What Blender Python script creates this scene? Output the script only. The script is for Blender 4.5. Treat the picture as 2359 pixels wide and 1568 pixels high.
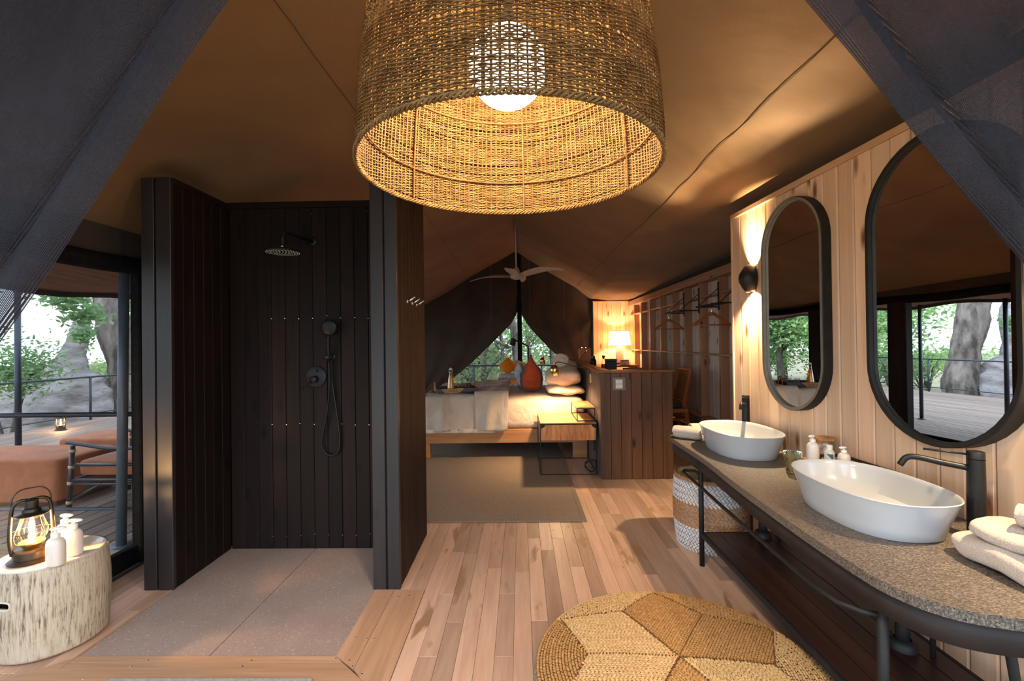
import bpy, math, random
from mathutils import Vector, Matrix, Euler, noise as mnoise
random.seed(7)
for o in list(bpy.data.objects): bpy.data.objects.remove(o)
S = bpy.context.scene
COL = S.collection
pi = math.pi
def R_(a, b): return random.uniform(a, b)

# ------------------------------------------------------------------ camera
FPX = 1060.0; YAW = .0175; PIT = .0057; ROLL = -.013; EYE = Vector((0, 0, 1.5))
cd = bpy.data.cameras.new('camera'); cam = bpy.data.objects.new('camera', cd); COL.objects.link(cam)
cd.sensor_fit = 'HORIZONTAL'; cd.sensor_width = 36; cd.lens = FPX*36/2359; cd.clip_start = .05; cd.clip_end = 300
CR = Matrix.Rotation(YAW, 3, 'Z') @ Matrix.Rotation(pi/2+PIT, 3, 'X') @ Matrix.Rotation(ROLL, 3, 'Z')
cam.matrix_world = Matrix.Translation(EYE) @ CR.to_4x4()
S.camera = cam
def ray(x, y): return CR @ Vector(((x-1179.5)/FPX, -(y-784)/FPX, -1))
def PY(x, y, Y): v = ray(x, y); return EYE+v*(Y/v.y)
def PZ(x, y, z=0): v = ray(x, y); return EYE+v*((z-1.5)/v.z)
def PX(x, y, X): v = ray(x, y); return EYE+v*(X/v.x)

# ------------------------------------------------------------------ world, exposure
S.view_settings.view_transform = 'Standard'; S.view_settings.look = 'None'
S.view_settings.exposure = 1.5; S.view_settings.gamma = 1; S.view_settings.use_curve_mapping = False
w = bpy.data.worlds.new('dusk_sky'); S.world = w; w.use_nodes = True
wb = w.node_tree.nodes['Background']
wb.inputs[0].default_value = (.74, .87, 1.0, 1); wb.inputs[1].default_value = 1.4
WARM = (1, .56, .22); WARM2 = (1, .68, .36)
def lamp(kind, name, loc, power, col, size=.05, direction=None, angle=None, blend=.3, parent=None):
    l = bpy.data.lights.new(name, kind); l.energy = power; l.color = col
    if kind == 'AREA': l.size = size
    else: l.shadow_soft_size = size
    if kind == 'SPOT': l.spot_size = angle; l.spot_blend = blend
    o = bpy.data.objects.new(name, l); COL.objects.link(o)
    o.location = loc
    if direction is not None: o.rotation_euler = Vector(direction).to_track_quat('-Z', 'Y').to_euler()
    if parent is not None:
        o.parent = parent; o.location = Vector(loc)-ORG[parent.name]
    return o

# ------------------------------------------------------------------ materials
def nodes(name):
    m = bpy.data.materials.new(name); m.use_nodes = True
    nt = m.node_tree; return m, nt, nt.nodes['Principled BSDF']
def nd(nt, t, **k):
    n = nt.nodes.new(t)
    for a, b in k.items(): setattr(n, a, b)
    return n
def L(nt, a, b): nt.links.new(a, b)
def coords(nt, scale, rand=True):
    tc = nd(nt, 'ShaderNodeTexCoord'); mp = nd(nt, 'ShaderNodeMapping'); mp.inputs['Scale'].default_value = scale
    if rand:
        oi = nd(nt, 'ShaderNodeObjectInfo'); ml = nd(nt, 'ShaderNodeMath', operation='MULTIPLY'); ml.inputs[1].default_value = 17
        L(nt, oi.outputs['Random'], ml.inputs[0]); ad = nd(nt, 'ShaderNodeVectorMath', operation='ADD')
        L(nt, tc.outputs['Object'], ad.inputs[0]); L(nt, ml.outputs[0], ad.inputs[1]); L(nt, ad.outputs[0], mp.inputs[0])
    else: L(nt, tc.outputs['Object'], mp.inputs[0])
    return mp.outputs[0]
def ramp(nt, fac, stops):
    r = nd(nt, 'ShaderNodeValToRGB'); e = r.color_ramp.elements
    while len(e) < len(stops): e.new(.5)
    for i, (p, c) in enumerate(stops): e[i].position = p; e[i].color = (*c, 1)
    L(nt, fac, r.inputs[0]); return r.outputs[0]
def noise_tex(nt, vec, scale, detail=4, rough=.55, dist=0):
    n = nd(nt, 'ShaderNodeTexNoise'); n.inputs['Scale'].default_value = scale; n.inputs['Detail'].default_value = detail
    n.inputs['Roughness'].default_value = rough; n.inputs['Distortion'].default_value = dist
    L(nt, vec, n.inputs['Vector']); return n.outputs['Fac']
def bump_to(nt, bs, fac, strength, dist=.01):
    b = nd(nt, 'ShaderNodeBump'); b.inputs['Strength'].default_value = strength; b.inputs['Distance'].default_value = dist
    L(nt, fac, b.inputs['Height']); L(nt, b.outputs[0], bs.inputs['Normal'])
def sc(c, k): return tuple(min(1, x*k) for x in c)
def hexc(r, g, b): return tuple(((v/255+.055)/1.055)**2.4 if v > 10 else v/255/12.92 for v in (r, g, b))
def M(name, col, rough=.6, metal=0, col2=None, scale=(8, 8, 8), bump=0, bscale=None, bdist=.004, detail=4, spec=.5, lo=.35, hi=.65, coat=0, sheen=0):
    m, nt, bs = nodes(name)
    bs.inputs['Roughness'].default_value = rough; bs.inputs['Metallic'].default_value = metal
    bs.inputs['Specular IOR Level'].default_value = spec; bs.inputs['Coat Weight'].default_value = coat
    if sheen: bs.inputs['Sheen Weight'].default_value = sheen
    v = coords(nt, scale); f = noise_tex(nt, v, 1, detail)
    L(nt, ramp(nt, f, [(lo, col), (hi, col2 or sc(col, .82))]), bs.inputs['Base Color'])
    if bump:
        bump_to(nt, bs, f if bscale is None else noise_tex(nt, coords(nt, bscale), 1, 3), bump, bdist)
    return m
def WOOD(name, c1, c2, axis='z', rough=.55, knots=None, rv=.25, bump=.25, fine=60, coarse=7, spec=.4, stretch=.05, kscale=2.6, wear=None):
    """grain stretched along axis, per-board tone, optional knots"""
    m, nt, bs = nodes(name); bs.inputs['Roughness'].default_value = rough; bs.inputs['Specular IOR Level'].default_value = spec
    s = [1, 1, 1]; s['xyz'.index(axis)] = stretch
    v = coords(nt, s); f1 = noise_tex(nt, v, coarse, 3, .5, 1.2); f2 = noise_tex(nt, v, fine, 3, .6)
    mx = nd(nt, 'ShaderNodeMath', operation='MULTIPLY_ADD'); mx.inputs[1].default_value = .35; L(nt, f2, mx.inputs[0])
    m2 = nd(nt, 'ShaderNodeMath', operation='MULTIPLY'); m2.inputs[1].default_value = .65; L(nt, f1, m2.inputs[0]); L(nt, m2.outputs[0], mx.inputs[2])
    c = ramp(nt, mx.outputs[0], [(.32, c1), (.68, c2)])
    oi = nd(nt, 'ShaderNodeObjectInfo'); mr = nd(nt, 'ShaderNodeMapRange'); mr.inputs['To Min'].default_value = 1-rv; mr.inputs['To Max'].default_value = 1+rv*.6
    L(nt, oi.outputs['Random'], mr.inputs[0])
    hs = nd(nt, 'ShaderNodeHueSaturation'); L(nt, c, hs.inputs['Color']); L(nt, mr.outputs[0], hs.inputs['Value'])
    out = hs.outputs[0]
    if knots:
        s2 = [7, 7, 7]; s2['xyz'.index(axis)] = kscale
        vo = nd(nt, 'ShaderNodeTexVoronoi'); vo.inputs['Scale'].default_value = 1; L(nt, coords(nt, s2), vo.inputs['Vector'])
        k = ramp(nt, vo.outputs['Distance'], [(.075, (1, 1, 1)), (.19, (0, 0, 0))])
        mixn = nd(nt, 'ShaderNodeMixRGB'); L(nt, k, mixn.inputs[0]); L(nt, out, mixn.inputs[1]); mixn.inputs[2].default_value = (*knots, 1); out = mixn.outputs[0]
    if wear:
        f3 = noise_tex(nt, coords(nt, (5, 1.6, 5)), 1, 3, .6, .6)
        k = ramp(nt, f3, [(.61, (0, 0, 0)), (.68, (1, 1, 1))])
        mixn = nd(nt, 'ShaderNodeMixRGB'); L(nt, k, mixn.inputs[0]); L(nt, out, mixn.inputs[1]); mixn.inputs[2].default_value = (*wear, 1); out = mixn.outputs[0]
    L(nt, out, bs.inputs['Base Color'])
    if bump: bump_to(nt, bs, mx.outputs[0], bump, .002)
    return m
def EMIT(name, col, strength):
    m, nt, bs = nodes(name); bs.inputs['Base Color'].default_value = (*col, 1)
    bs.inputs['Emission Color'].default_value = (*col, 1); bs.inputs['Emission Strength'].default_value = strength; return m
def GLASS(name, col, rough=.02, ior=1.45, bump=0):
    m, nt, bs = nodes(name); bs.inputs['Base Color'].default_value = (*col, 1); bs.inputs['Roughness'].default_value = rough
    bs.inputs['Transmission Weight'].default_value = 1; bs.inputs['IOR'].default_value = ior; return m
def THIN(name, tint, gloss=.1):
    m, nt, bs = nodes(name); tr = nd(nt, 'ShaderNodeBsdfTransparent'); tr.inputs[0].default_value = (*tint, 1); gl = nd(nt, 'ShaderNodeBsdfGlossy'); gl.inputs['Roughness'].default_value = .03
    fr = nd(nt, 'ShaderNodeLayerWeight'); fr.inputs[0].default_value = .25; mr = nd(nt, 'ShaderNodeMapRange'); mr.inputs['To Min'].default_value = gloss*.4; mr.inputs['To Max'].default_value = .3; L(nt, fr.outputs['Fresnel'], mr.inputs[0])
    mx = nd(nt, 'ShaderNodeMixShader'); L(nt, mr.outputs[0], mx.inputs[0]); L(nt, tr.outputs[0], mx.inputs[1]); L(nt, gl.outputs[0], mx.inputs[2]); L(nt, mx.outputs[0], nt.nodes['Material Output'].inputs[0]); return m
def SPECK(name, base, specks, s1, s2, rough=.6, stretch=(1, 1, 1), spec=.4, bump=0):
    m, nt, bs = nodes(name); bs.inputs['Roughness'].default_value = rough; bs.inputs['Specular IOR Level'].default_value = spec
    v = coords(nt, stretch, False)
    f = noise_tex(nt, v, s1, 3, .7); c = ramp(nt, f, [(.36, base), (.52, specks[0]), (.68, specks[1])])
    f2 = noise_tex(nt, v, s2, 2, .5); k = ramp(nt, f2, [(.64, (0, 0, 0)), (.68, (1, 1, 1))])
    mixn = nd(nt, 'ShaderNodeMixRGB'); L(nt, k, mixn.inputs[0]); L(nt, c, mixn.inputs[1]); mixn.inputs[2].default_value = (*specks[2], 1)
    f3 = noise_tex(nt, v, 2.2, 3, .6); mr = nd(nt, 'ShaderNodeMapRange'); mr.inputs['To Min'].default_value = .75; mr.inputs['To Max'].default_value = 1.25
    L(nt, f3, mr.inputs[0]); hs = nd(nt, 'ShaderNodeHueSaturation'); L(nt, mixn.outputs[0], hs.inputs['Color']); L(nt, mr.outputs[0], hs.inputs['Value'])
    L(nt, hs.outputs[0], bs.inputs['Base Color'])
    if bump: bump_to(nt, bs, f, bump, .003)
    return m
def NET(name, col, period, solid, sheen=0, rough=.8):
    """woven net: solid thread with see-through holes, on UV metres"""
    m, nt, bs = nodes(name); bs.inputs['Roughness'].default_value = rough; bs.inputs['Specular IOR Level'].default_value = .25
    uv = nd(nt, 'ShaderNodeUVMap'); mp = nd(nt, 'ShaderNodeMapping'); k = 2*pi/period; mp.inputs['Scale'].default_value = (k, k, 1)
    L(nt, uv.outputs[0], mp.inputs[0]); sx = nd(nt, 'ShaderNodeSeparateXYZ'); L(nt, mp.outputs[0], sx.inputs[0])
    a = nd(nt, 'ShaderNodeMath', operation='SINE'); b = nd(nt, 'ShaderNodeMath', operation='SINE'); L(nt, sx.outputs[0], a.inputs[0]); L(nt, sx.outputs[1], b.inputs[0])
    ml = nd(nt, 'ShaderNodeMath', operation='MULTIPLY'); L(nt, a.outputs[0], ml.inputs[0]); L(nt, b.outputs[0], ml.inputs[1])
    ab = nd(nt, 'ShaderNodeMath', operation='ABSOLUTE'); L(nt, ml.outputs[0], ab.inputs[0])
    hole = ramp(nt, ab.outputs[0], [(solid, (0, 0, 0)), (min(1, solid+.12), (1, 1, 1))])
    f = noise_tex(nt, coords(nt, (5, 5, 5), False), 1, 4)
    L(nt, ramp(nt, f, [(.3, col), (.7, sc(col, .6))]), bs.inputs['Base Color'])
    bump_to(nt, bs, ab.outputs[0], .8, -.002)
    tr = nd(nt, 'ShaderNodeBsdfTransparent'); mxs = nd(nt, 'ShaderNodeMixShader'); L(nt, hole, mxs.inputs[0]); L(nt, bs.outputs[0], mxs.inputs[1]); L(nt, tr.outputs[0], mxs.inputs[2])
    L(nt, mxs.outputs[0], nt.nodes['Material Output'].inputs[0]); return m
def CLOTH(name, col, col2, rough=.85, fold=(3, 3, 3), fb=.5, fd=.03, weave=500, wb_=.15, trans=None):
    m, nt, bs = nodes(name); bs.inputs['Roughness'].default_value = rough; bs.inputs['Specular IOR Level'].default_value = .2; bs.inputs['Sheen Weight'].default_value = .1
    f = noise_tex(nt, coords(nt, fold, False), 1, 4, .5, .8); g = noise_tex(nt, coords(nt, (1, 1, 1), False), weave, 2)
    L(nt, ramp(nt, f, [(.3, col), (.7, col2)]), bs.inputs['Base Color'])
    b1 = nd(nt, 'ShaderNodeBump'); b1.inputs['Strength'].default_value = fb; b1.inputs['Distance'].default_value = fd; L(nt, f, b1.inputs['Height'])
    b2 = nd(nt, 'ShaderNodeBump'); b2.inputs['Strength'].default_value = wb_; b2.inputs['Distance'].default_value = .002; L(nt, g, b2.inputs['Height']); L(nt, b1.outputs[0], b2.inputs['Normal']); L(nt, b2.outputs[0], bs.inputs['Normal'])
    if trans:
        t = nd(nt, 'ShaderNodeBsdfTranslucent'); t.inputs[0].default_value = (*trans[1], 1); mx = nd(nt, 'ShaderNodeMixShader'); mx.inputs[0].default_value = trans[0]
        L(nt, bs.outputs[0], mx.inputs[1]); L(nt, t.outputs[0], mx.inputs[2]); L(nt, mx.outputs[0], nt.nodes['Material Output'].inputs[0])
    return m

m_floor = WOOD('oak_floor', hexc(211, 174, 150), hexc(182, 142, 118), 'y', .42, rv=.3, coarse=9, stretch=.07, wear=hexc(158, 120, 90), spec=.35)
m_border = WOOD('border_board', hexc(200, 158, 126), hexc(164, 122, 92), 'y', .5, rv=.15, coarse=9)
m_borderx = WOOD('border_board_across', hexc(200, 158, 126), hexc(164, 122, 92), 'x', .5, rv=.15, coarse=9)
m_darkwood = WOOD('dark_stained_board', hexc(37, 22, 18), hexc(20, 13, 11), 'z', .6, rv=.3, coarse=8, knots=hexc(14, 9, 8), spec=.18, stretch=.04)
m_postwood = WOOD('dark_post_board', hexc(46, 38, 38), hexc(31, 26, 27), 'z', .42, rv=.12, knots=hexc(22, 17, 17), spec=.45)
m_partwood = WOOD('brown_stained_board', hexc(118, 78, 48), hexc(76, 47, 29), 'z', .5, rv=.25, knots=hexc(42, 28, 20))
m_headwood = WOOD('grey_stained_board', hexc(96, 84, 78), hexc(68, 58, 54), 'z', .5, rv=.15)
m_capwood = WOOD('cap_board', hexc(150, 88, 48), hexc(112, 62, 34), 'y', .4, rv=.1)
m_pine = WOOD('pine_board', hexc(234, 200, 168), hexc(212, 170, 136), 'z', .5, rv=.14, knots=hexc(120, 78, 56), coarse=9, stretch=.035, kscale=2.2)
m_pinetrim = WOOD('pine_trim', hexc(220, 180, 140), hexc(192, 146, 106), 'y', .5, rv=.1)
m_studback = WOOD('pale_pine_board', hexc(218, 198, 184), hexc(186, 162, 146), 'z', .6, rv=.16, knots=hexc(86, 62, 52))
m_stud = WOOD('stud_pine', hexc(182, 134, 100), hexc(150, 104, 74), 'z', .6, rv=.2, knots=hexc(74, 48, 36))
m_beam = WOOD('beam_pine', hexc(186, 146, 116), hexc(150, 108, 82), 'y', .6, rv=.12, knots=hexc(86, 58, 44))
m_oak = WOOD('oak_bed', hexc(196, 138, 86), hexc(160, 104, 60), 'x', .45, rv=.1, coarse=10)
m_drawer = WOOD('flame_grain_drawer', hexc(240, 158, 84), hexc(164, 92, 44), 'z', .4, rv=.05, coarse=14, stretch=.16)
m_nstop = WOOD('nightstand_top', hexc(206, 158, 104), hexc(180, 128, 80), 'x', .4, rv=.05)
m_shelf = WOOD('merbau_plank', hexc(66, 38, 32), hexc(40, 24, 22), 'y', .35, rv=.2, spec=.5)
m_deck = WOOD('grey_deck_board', hexc(150, 132, 122), hexc(106, 90, 84), 'y', .7, rv=.2, coarse=10)
m_beamout = WOOD('weathered_beam', hexc(190, 168, 140), hexc(140, 118, 94), 'x', .8, rv=.1)
m_hanger = WOOD('hanger_wood', hexc(176, 104, 52), hexc(140, 78, 38), 'x', .4, rv=.1)
m_chairwood = WOOD('teak_chair', hexc(176, 100, 48), hexc(128, 68, 32), 'z', .45, rv=.1)
m_canvas = CLOTH('canvas', hexc(128, 98, 66), hexc(113, 86, 57), .9, (.9, .9, .9), .35, .06, 260, .25)
m_canvasdark = CLOTH('dark_canvas', hexc(72, 60, 52), hexc(58, 48, 42), .9, (1.5, 1.5, 1.5), .4, .04, 260, .3)
m_black = M('black_steel', (.012, .011, .0115), .5, 0, (.018, .016, .016), (20, 20, 20), spec=.25)
m_matblack = M('matt_black', (.009, .009, .0095), .4, 0, (.013, .013, .0135), (12, 12, 12), spec=.25)
m_frameblk = M('mirror_frame_black', (.015, .0135, .0125), .55, 0, (.022, .02, .018), (14, 14, 14), spec=.25)
m_void = M('black_fabric', (.006, .006, .007), .95, 0, (.01, .01, .011), (20, 20, 20), spec=.1)
m_apron = M('bronze_steel', (.022, .016, .015), .62, 0, (.03, .022, .02), (10, 10, 10), spec=.3)
m_net = NET('door_net', hexc(50, 47, 55), .0056, .75)
m_screen = NET('window_gauze', hexc(46, 50, 58), .0036, .22)
m_granite = SPECK('flamed_granite', hexc(56, 50, 47), [hexc(94, 84, 76), hexc(142, 130, 118), hexc(38, 34, 32)], 150, 110, .5, (1, 2.0, 1), .4, .3)
m_granite_e = m_granite
m_terr = SPECK('shower_stone', hexc(146, 124, 114), [hexc(160, 138, 128), hexc(174, 154, 144), hexc(186, 165, 152)], 220, 60, .65)
m_ceram = M('white_ceramic', hexc(180, 182, 186), .16, 0, hexc(175, 177, 181), (3, 3, 3), spec=.55, coat=.2)
m_towel = M('terry_towel', hexc(206, 190, 178), .95, 0, hexc(180, 163, 150), (260, 260, 260), 1, None, .006, spec=.1, sheen=.3)
m_linen = CLOTH('bed_linen', hexc(222, 204, 184), hexc(206, 186, 164), .85, (7, 7, 7), .6, .03, 600, .1)
m_duvet = CLOTH('duvet_linen', hexc(202, 186, 168), hexc(182, 164, 146), .85, (5, 9, 3), .9, .035, 600, .1)
m_pillow = CLOTH('pillow_linen', hexc(226, 200, 176), hexc(208, 180, 156), .85, (9, 9, 9), .6, .02, 600, .1)
m_rust = CLOTH('rust_linen', hexc(166, 74, 40), hexc(140, 58, 30), .9, (9, 9, 9), .4, .01, 400, .3)
m_slate = CLOTH('slate_linen', hexc(78, 82, 92), hexc(58, 62, 72), .9, (9, 9, 9), .4, .01, 400, .3)
m_orange = CLOTH('amber_linen', hexc(236, 140, 40), hexc(208, 112, 28), .9, (9, 9, 9), .4, .01, 400, .3)
m_cream = CLOTH('cream_linen', hexc(232, 196, 140), hexc(210, 170, 116), .9, (9, 9, 9), .4, .01, 400, .3)
m_grey = CLOTH('grey_stripe_linen', hexc(190, 190, 192), hexc(140, 142, 148), .9, (40, 4, 40), .2, .01, 400, .3)
m_terra = CLOTH('terracotta_outdoor', hexc(170, 106, 74), hexc(150, 90, 62), .9, (6, 6, 6), .3, .01, 300, .3)
m_rug = M('sisal_rug', hexc(156, 136, 118), .95, 0, hexc(116, 101, 88), (160, 90, 160), .8, None, .004, detail=3, spec=.1)
m_rugedge = M('rug_binding', hexc(138, 118, 100), .9, 0, hexc(118, 100, 84), (80, 80, 80), .4, None, .002)
m_brass = M('brushed_brass', (.82, .58, .22), .24, 1, (.7, .48, .18), (30, 30, 30))
m_chrome = M('chrome', (.8, .8, .82), .12, 1, (.75, .75, .77), (6, 6, 6))
m_alu = M('fan_white', hexc(196, 180, 166), .4, 0, hexc(184, 168, 154), (8, 8, 8))
m_wicker = M('cane', hexc(168, 116, 66), .7, 0, hexc(128, 82, 44), (60, 60, 60), .6, None, .003)
m_lampreed = M('lamp_reed', hexc(126, 94, 55), .75, 0, hexc(90, 62, 31), (30, 30, 30), spec=.2)
m_lampstake = M('lamp_stake', hexc(106, 75, 40), .75, 0, hexc(74, 48, 23), (20, 20, 60), spec=.2)
m_jute = M('jute_pale', hexc(222, 184, 132), .9, 0, hexc(188, 146, 96), (90, 90, 90), spec=.15)
m_jute2 = M('jute_gold', hexc(196, 150, 96), .9, 0, hexc(162, 116, 68), (90, 90, 90), spec=.15)
m_jutebase = M('jute_base', hexc(120, 84, 50), .95, 0, hexc(92, 62, 36), (60, 60, 60), spec=.1)
m_jutegrey = M('jute_grey', hexc(150, 132, 110), .95, 0, hexc(110, 94, 76), (90, 90, 90), spec=.1)
m_bwhite = M('white_rush', hexc(226, 220, 220), .8, 0, hexc(196, 190, 190), (60, 60, 60), spec=.2)
m_bbrown = M('brown_rush', hexc(190, 138, 92), .8, 0, hexc(150, 100, 62), (60, 60, 60), spec=.2)
m_mirror = M('mirror_glass', (.86, .87, .88), .0, 1, (.86, .87, .88), (1, 1, 1)); m_mirror.node_tree.nodes['Principled BSDF'].inputs['Roughness'].default_value = .004
m_plastic = M('frosted_bottle', hexc(226, 212, 200), .35, 0, hexc(220, 206, 194), (5, 5, 5), spec=.5)
m_pump = M('white_pump', hexc(236, 230, 224), .3, 0, hexc(232, 226, 220), (5, 5, 5))
m_stoolw = None
m_glass = THIN('clear_glass', (.97, .98, .98))
m_smoke = GLASS('smoked_glass', hexc(212, 208, 178), .02)
m_juice = M('orange_juice', hexc(255, 176, 10), .3, 0, hexc(246, 160, 6), (6, 6, 6))
m_tray = M('black_leather', (.02, .022, .028), .45, 0, (.03, .032, .038), (30, 30, 30), .3)
m_gold = M('tan_leather', hexc(176, 130, 64), .5, 0, hexc(150, 106, 50), (12, 12, 12))
m_bamboo = M('bamboo', hexc(186, 132, 72), .4, 0, hexc(132, 84, 40), (40, 40, 40))
m_leather = M('brown_leather', hexc(92, 48, 28), .5, 0, hexc(70, 36, 22), (14, 14, 14), .3)
m_radio = M('tan_radio_leather', hexc(206, 116, 52), .5, 0, hexc(186, 100, 42), (14, 14, 14), .2)
m_iron = M('lantern_iron', hexc(84, 74, 66), .4, .8, hexc(54, 46, 40), (16, 16, 16), .2)
m_pole = M('galvanised_pole', hexc(92, 104, 120), .45, .2, hexc(80, 92, 108), (10, 10, 10))
m_rail = M('painted_rail', hexc(48, 58, 72), .4, .2, hexc(40, 50, 62), (10, 10, 10))
m_bambooblk = M('black_bamboo', hexc(40, 46, 60), .35, 0, hexc(30, 34, 44), (20, 20, 20))
m_knot = M('rattan_binding', hexc(196, 170, 140), .6, 0, hexc(160, 134, 104), (60, 60, 60))
m_plate = M('grey_switch_plate', hexc(120, 112, 104), .4, 0, hexc(112, 104, 96), (6, 6, 6))
m_white = M('white_plastic', hexc(226, 220, 210), .4, 0, hexc(220, 214, 204), (6, 6, 6))
m_paper = M('paper', hexc(226, 214, 196), .7, 0, hexc(214, 202, 184), (30, 30, 30))
m_ground = M('dry_ground', hexc(150, 138, 120), .95, 0, hexc(120, 118, 88), (.9, .9, .9), .6, None, .05, detail=8)
m_mound = M('termite_earth', hexc(172, 166, 168), .95, 0, hexc(128, 121, 122), (2.2, 2.2, 5), 1, None, .12, detail=8, spec=.1)
m_bark = M('grey_bark', hexc(150, 140, 134), .95, 0, hexc(78, 70, 66), (5, 5, 1.6), 1, None, .08, detail=8, spec=.1)
m_thatch = WOOD('thatch_underside', hexc(140, 92, 66), hexc(84, 52, 36), 'y', .8, rv=.05, coarse=22, fine=80, stretch=.08)
def LEAF(name, c1, c2):
    m, nt, bs = nodes(name); bs.inputs['Roughness'].default_value = .6; bs.inputs['Specular IOR Level'].default_value = .3
    f = noise_tex(nt, coords(nt, (2.5, 2.5, 2.5)), 1, 3); c = ramp(nt, f, [(.35, c1), (.65, c2)]); L(nt, c, bs.inputs['Base Color'])
    t = nd(nt, 'ShaderNodeBsdfTranslucent'); L(nt, c, t.inputs[0]); mx = nd(nt, 'ShaderNodeMixShader'); mx.inputs[0].default_value = .45
    L(nt, bs.outputs[0], mx.inputs[1]); L(nt, t.outputs[0], mx.inputs[2]); L(nt, mx.outputs[0], nt.nodes['Material Output'].inputs[0]); return m
m_leaf = LEAF('leaf_green', hexc(96, 134, 84), hexc(146, 176, 126))
m_leaf2 = LEAF('leaf_fresh', hexc(132, 170, 104), hexc(176, 204, 140))
m_globe = EMIT('globe_glow', (1, .78, .50), 78)
m_flame = EMIT('flame', (1, .62, .26), 130)

# ------------------------------------------------------------------ mesh builder
ORG = {}
class MB:
    def __init__(s): s.v = []; s.f = []; s.uv = None; s.t = None
    def add(s, vs, fs):
        n = len(s.v)
        if s.t is not None: vs = [s.t @ Vector(p) for p in vs]
        s.v += [tuple(p) for p in vs]; s.f += [tuple(i+n for i in f) for f in fs]; return s
    def box(s, x0, x1, y0, y1, z0, z1, b=0):
        if x0 > x1: x0, x1 = x1, x0
        if y0 > y1: y0, y1 = y1, y0
        if z0 > z1: z0, z1 = z1, z0
        if not b:
            return s.add([(x0, y0, z0), (x1, y0, z0), (x1, y1, z0), (x0, y1, z0), (x0, y0, z1), (x1, y0, z1), (x1, y1, z1), (x0, y1, z1)],
                         [(3, 2, 1, 0), (4, 5, 6, 7), (0, 1, 5, 4), (1, 2, 6, 5), (2, 3, 7, 6), (3, 0, 4, 7)])
        b = min(b, (x1-x0)/2.01, (y1-y0)/2.01, (z1-z0)/2.01)
        vs = []; idx = {}
        for i, (x, sx) in enumerate(((x0, 1), (x1, -1))):
            for j, (y, sy) in enumerate(((y0, 1), (y1, -1))):
                for k, (z, sz) in enumerate(((z0, 1), (z1, -1))):
                    for a in range(3):
                        p = [x+sx*b, y+sy*b, z+sz*b]; p[a] = (x, y, z)[a]
                        idx[i, j, k, a] = len(vs); vs.append(p)
        fs = []
        for a in range(3):
            for e in (0, 1):
                q = []
                for (m, n) in ((0, 0), (1, 0), (1, 1), (0, 1)):
                    c = [0, 0, 0]; c[a] = e; c[(a+1) % 3] = m; c[(a+2) % 3] = n; q.append(idx[(*c, a)])
                fs.append(q if e else q[::-1])
        for a in range(3):
            b1, b2 = (a+1) % 3, (a+2) % 3
            for m in (0, 1):
                for n in (0, 1):
                    c0 = [0, 0, 0]; c0[b1] = m; c0[b2] = n; c1 = list(c0); c1[a] = 1
                    q = [idx[(*c0, b1)], idx[(*c1, b1)], idx[(*c1, b2)], idx[(*c0, b2)]]
                    fs.append(q if m == n else q[::-1])
        for i in (0, 1):
            for j in (0, 1):
                for k in (0, 1):
                    q = [idx[i, j, k, 0], idx[i, j, k, 1], idx[i, j, k, 2]]; fs.append(q if (i+j+k) % 2 else q[::-1])
        return s.add(vs, fs)
    def tube(s, pts, r, n=8, closed=False, caps=True, flat=None):
        pts = [Vector(p) for p in pts]; m = len(pts)
        rs = r if isinstance(r, (list, tuple)) else [r]*m
        tg = []
        for i in range(m):
            a = pts[(i-1) % m] if (closed or i > 0) else pts[i]; b = pts[(i+1) % m] if (closed or i < m-1) else pts[i]
            d = (b-a); tg.append(d.normalized() if d.length > 1e-9 else Vector((0, 0, 1)))
        up = Vector((0, 0, 1)) if abs(tg[0].z) < .9 else Vector((1, 0, 0))
        nn = (up-tg[0]*up.dot(tg[0])).normalized(); vs = []; fs = []
        for i in range(m):
            nn = nn-tg[i]*nn.dot(tg[i]); nn = nn.normalized() if nn.length > 1e-6 else tg[i].orthogonal().normalized()
            bb = tg[i].cross(nn)
            for k in range(n):
                a = 2*pi*k/n; vs.append(pts[i]+(nn*math.cos(a)*(flat or 1)+bb*math.sin(a))*rs[i])
        for i in range(m if closed else m-1):
            for k in range(n):
                a = i*n+k; b = i*n+(k+1) % n; c = ((i+1) % m)*n+(k+1) % n; d = ((i+1) % m)*n+k; fs.append((a, b, c, d))
        if caps and not closed: fs += [tuple(range(n-1, -1, -1)), tuple(range((m-1)*n, m*n))]
        return s.add(vs, fs)
    def lathe(s, c, prof, n=24, sx=1, sy=1, ex=2, cap0=False, cap1=False, a0=0, a1=2*pi):
        cx, cy, cz = c; vs = []; fs = []; full = abs(a1-a0-2*pi) < 1e-6; m = n if full else n+1
        for (r, z) in prof:
            for k in range(m):
                a = a0+(a1-a0)*k/n; ca, sa = math.cos(a), math.sin(a)
                if ex != 2: ca = math.copysign(abs(ca)**(2/ex), ca); sa = math.copysign(abs(sa)**(2/ex), sa)
                vs.append((cx+r*ca*sx, cy+r*sa*sy, cz+z))
        for i in range(len(prof)-1):
            for k in range(m if full else m-1):
                a = i*m+k; b = i*m+(k+1) % m; fs.append((a, b, b+m, a+m))
        if cap0: fs.append(tuple(range(m-1, -1, -1)))
        if cap1: fs.append(tuple(range((len(prof)-1)*m, len(prof)*m)))
        return s.add(vs, fs)
    def grid(s, fn, nu, nv, wrap=False):
        vs = []; fs = []; mu = nu if wrap else nu+1
        for j in range(nv+1):
            for i in range(mu): vs.append(fn(i/nu, j/nv))
        for j in range(nv):
            for i in range(nu):
                a = j*mu+i; b = j*mu+(i+1) % mu; fs.append((a, b, b+mu, a+mu))
        return s.add(vs, fs)
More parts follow.
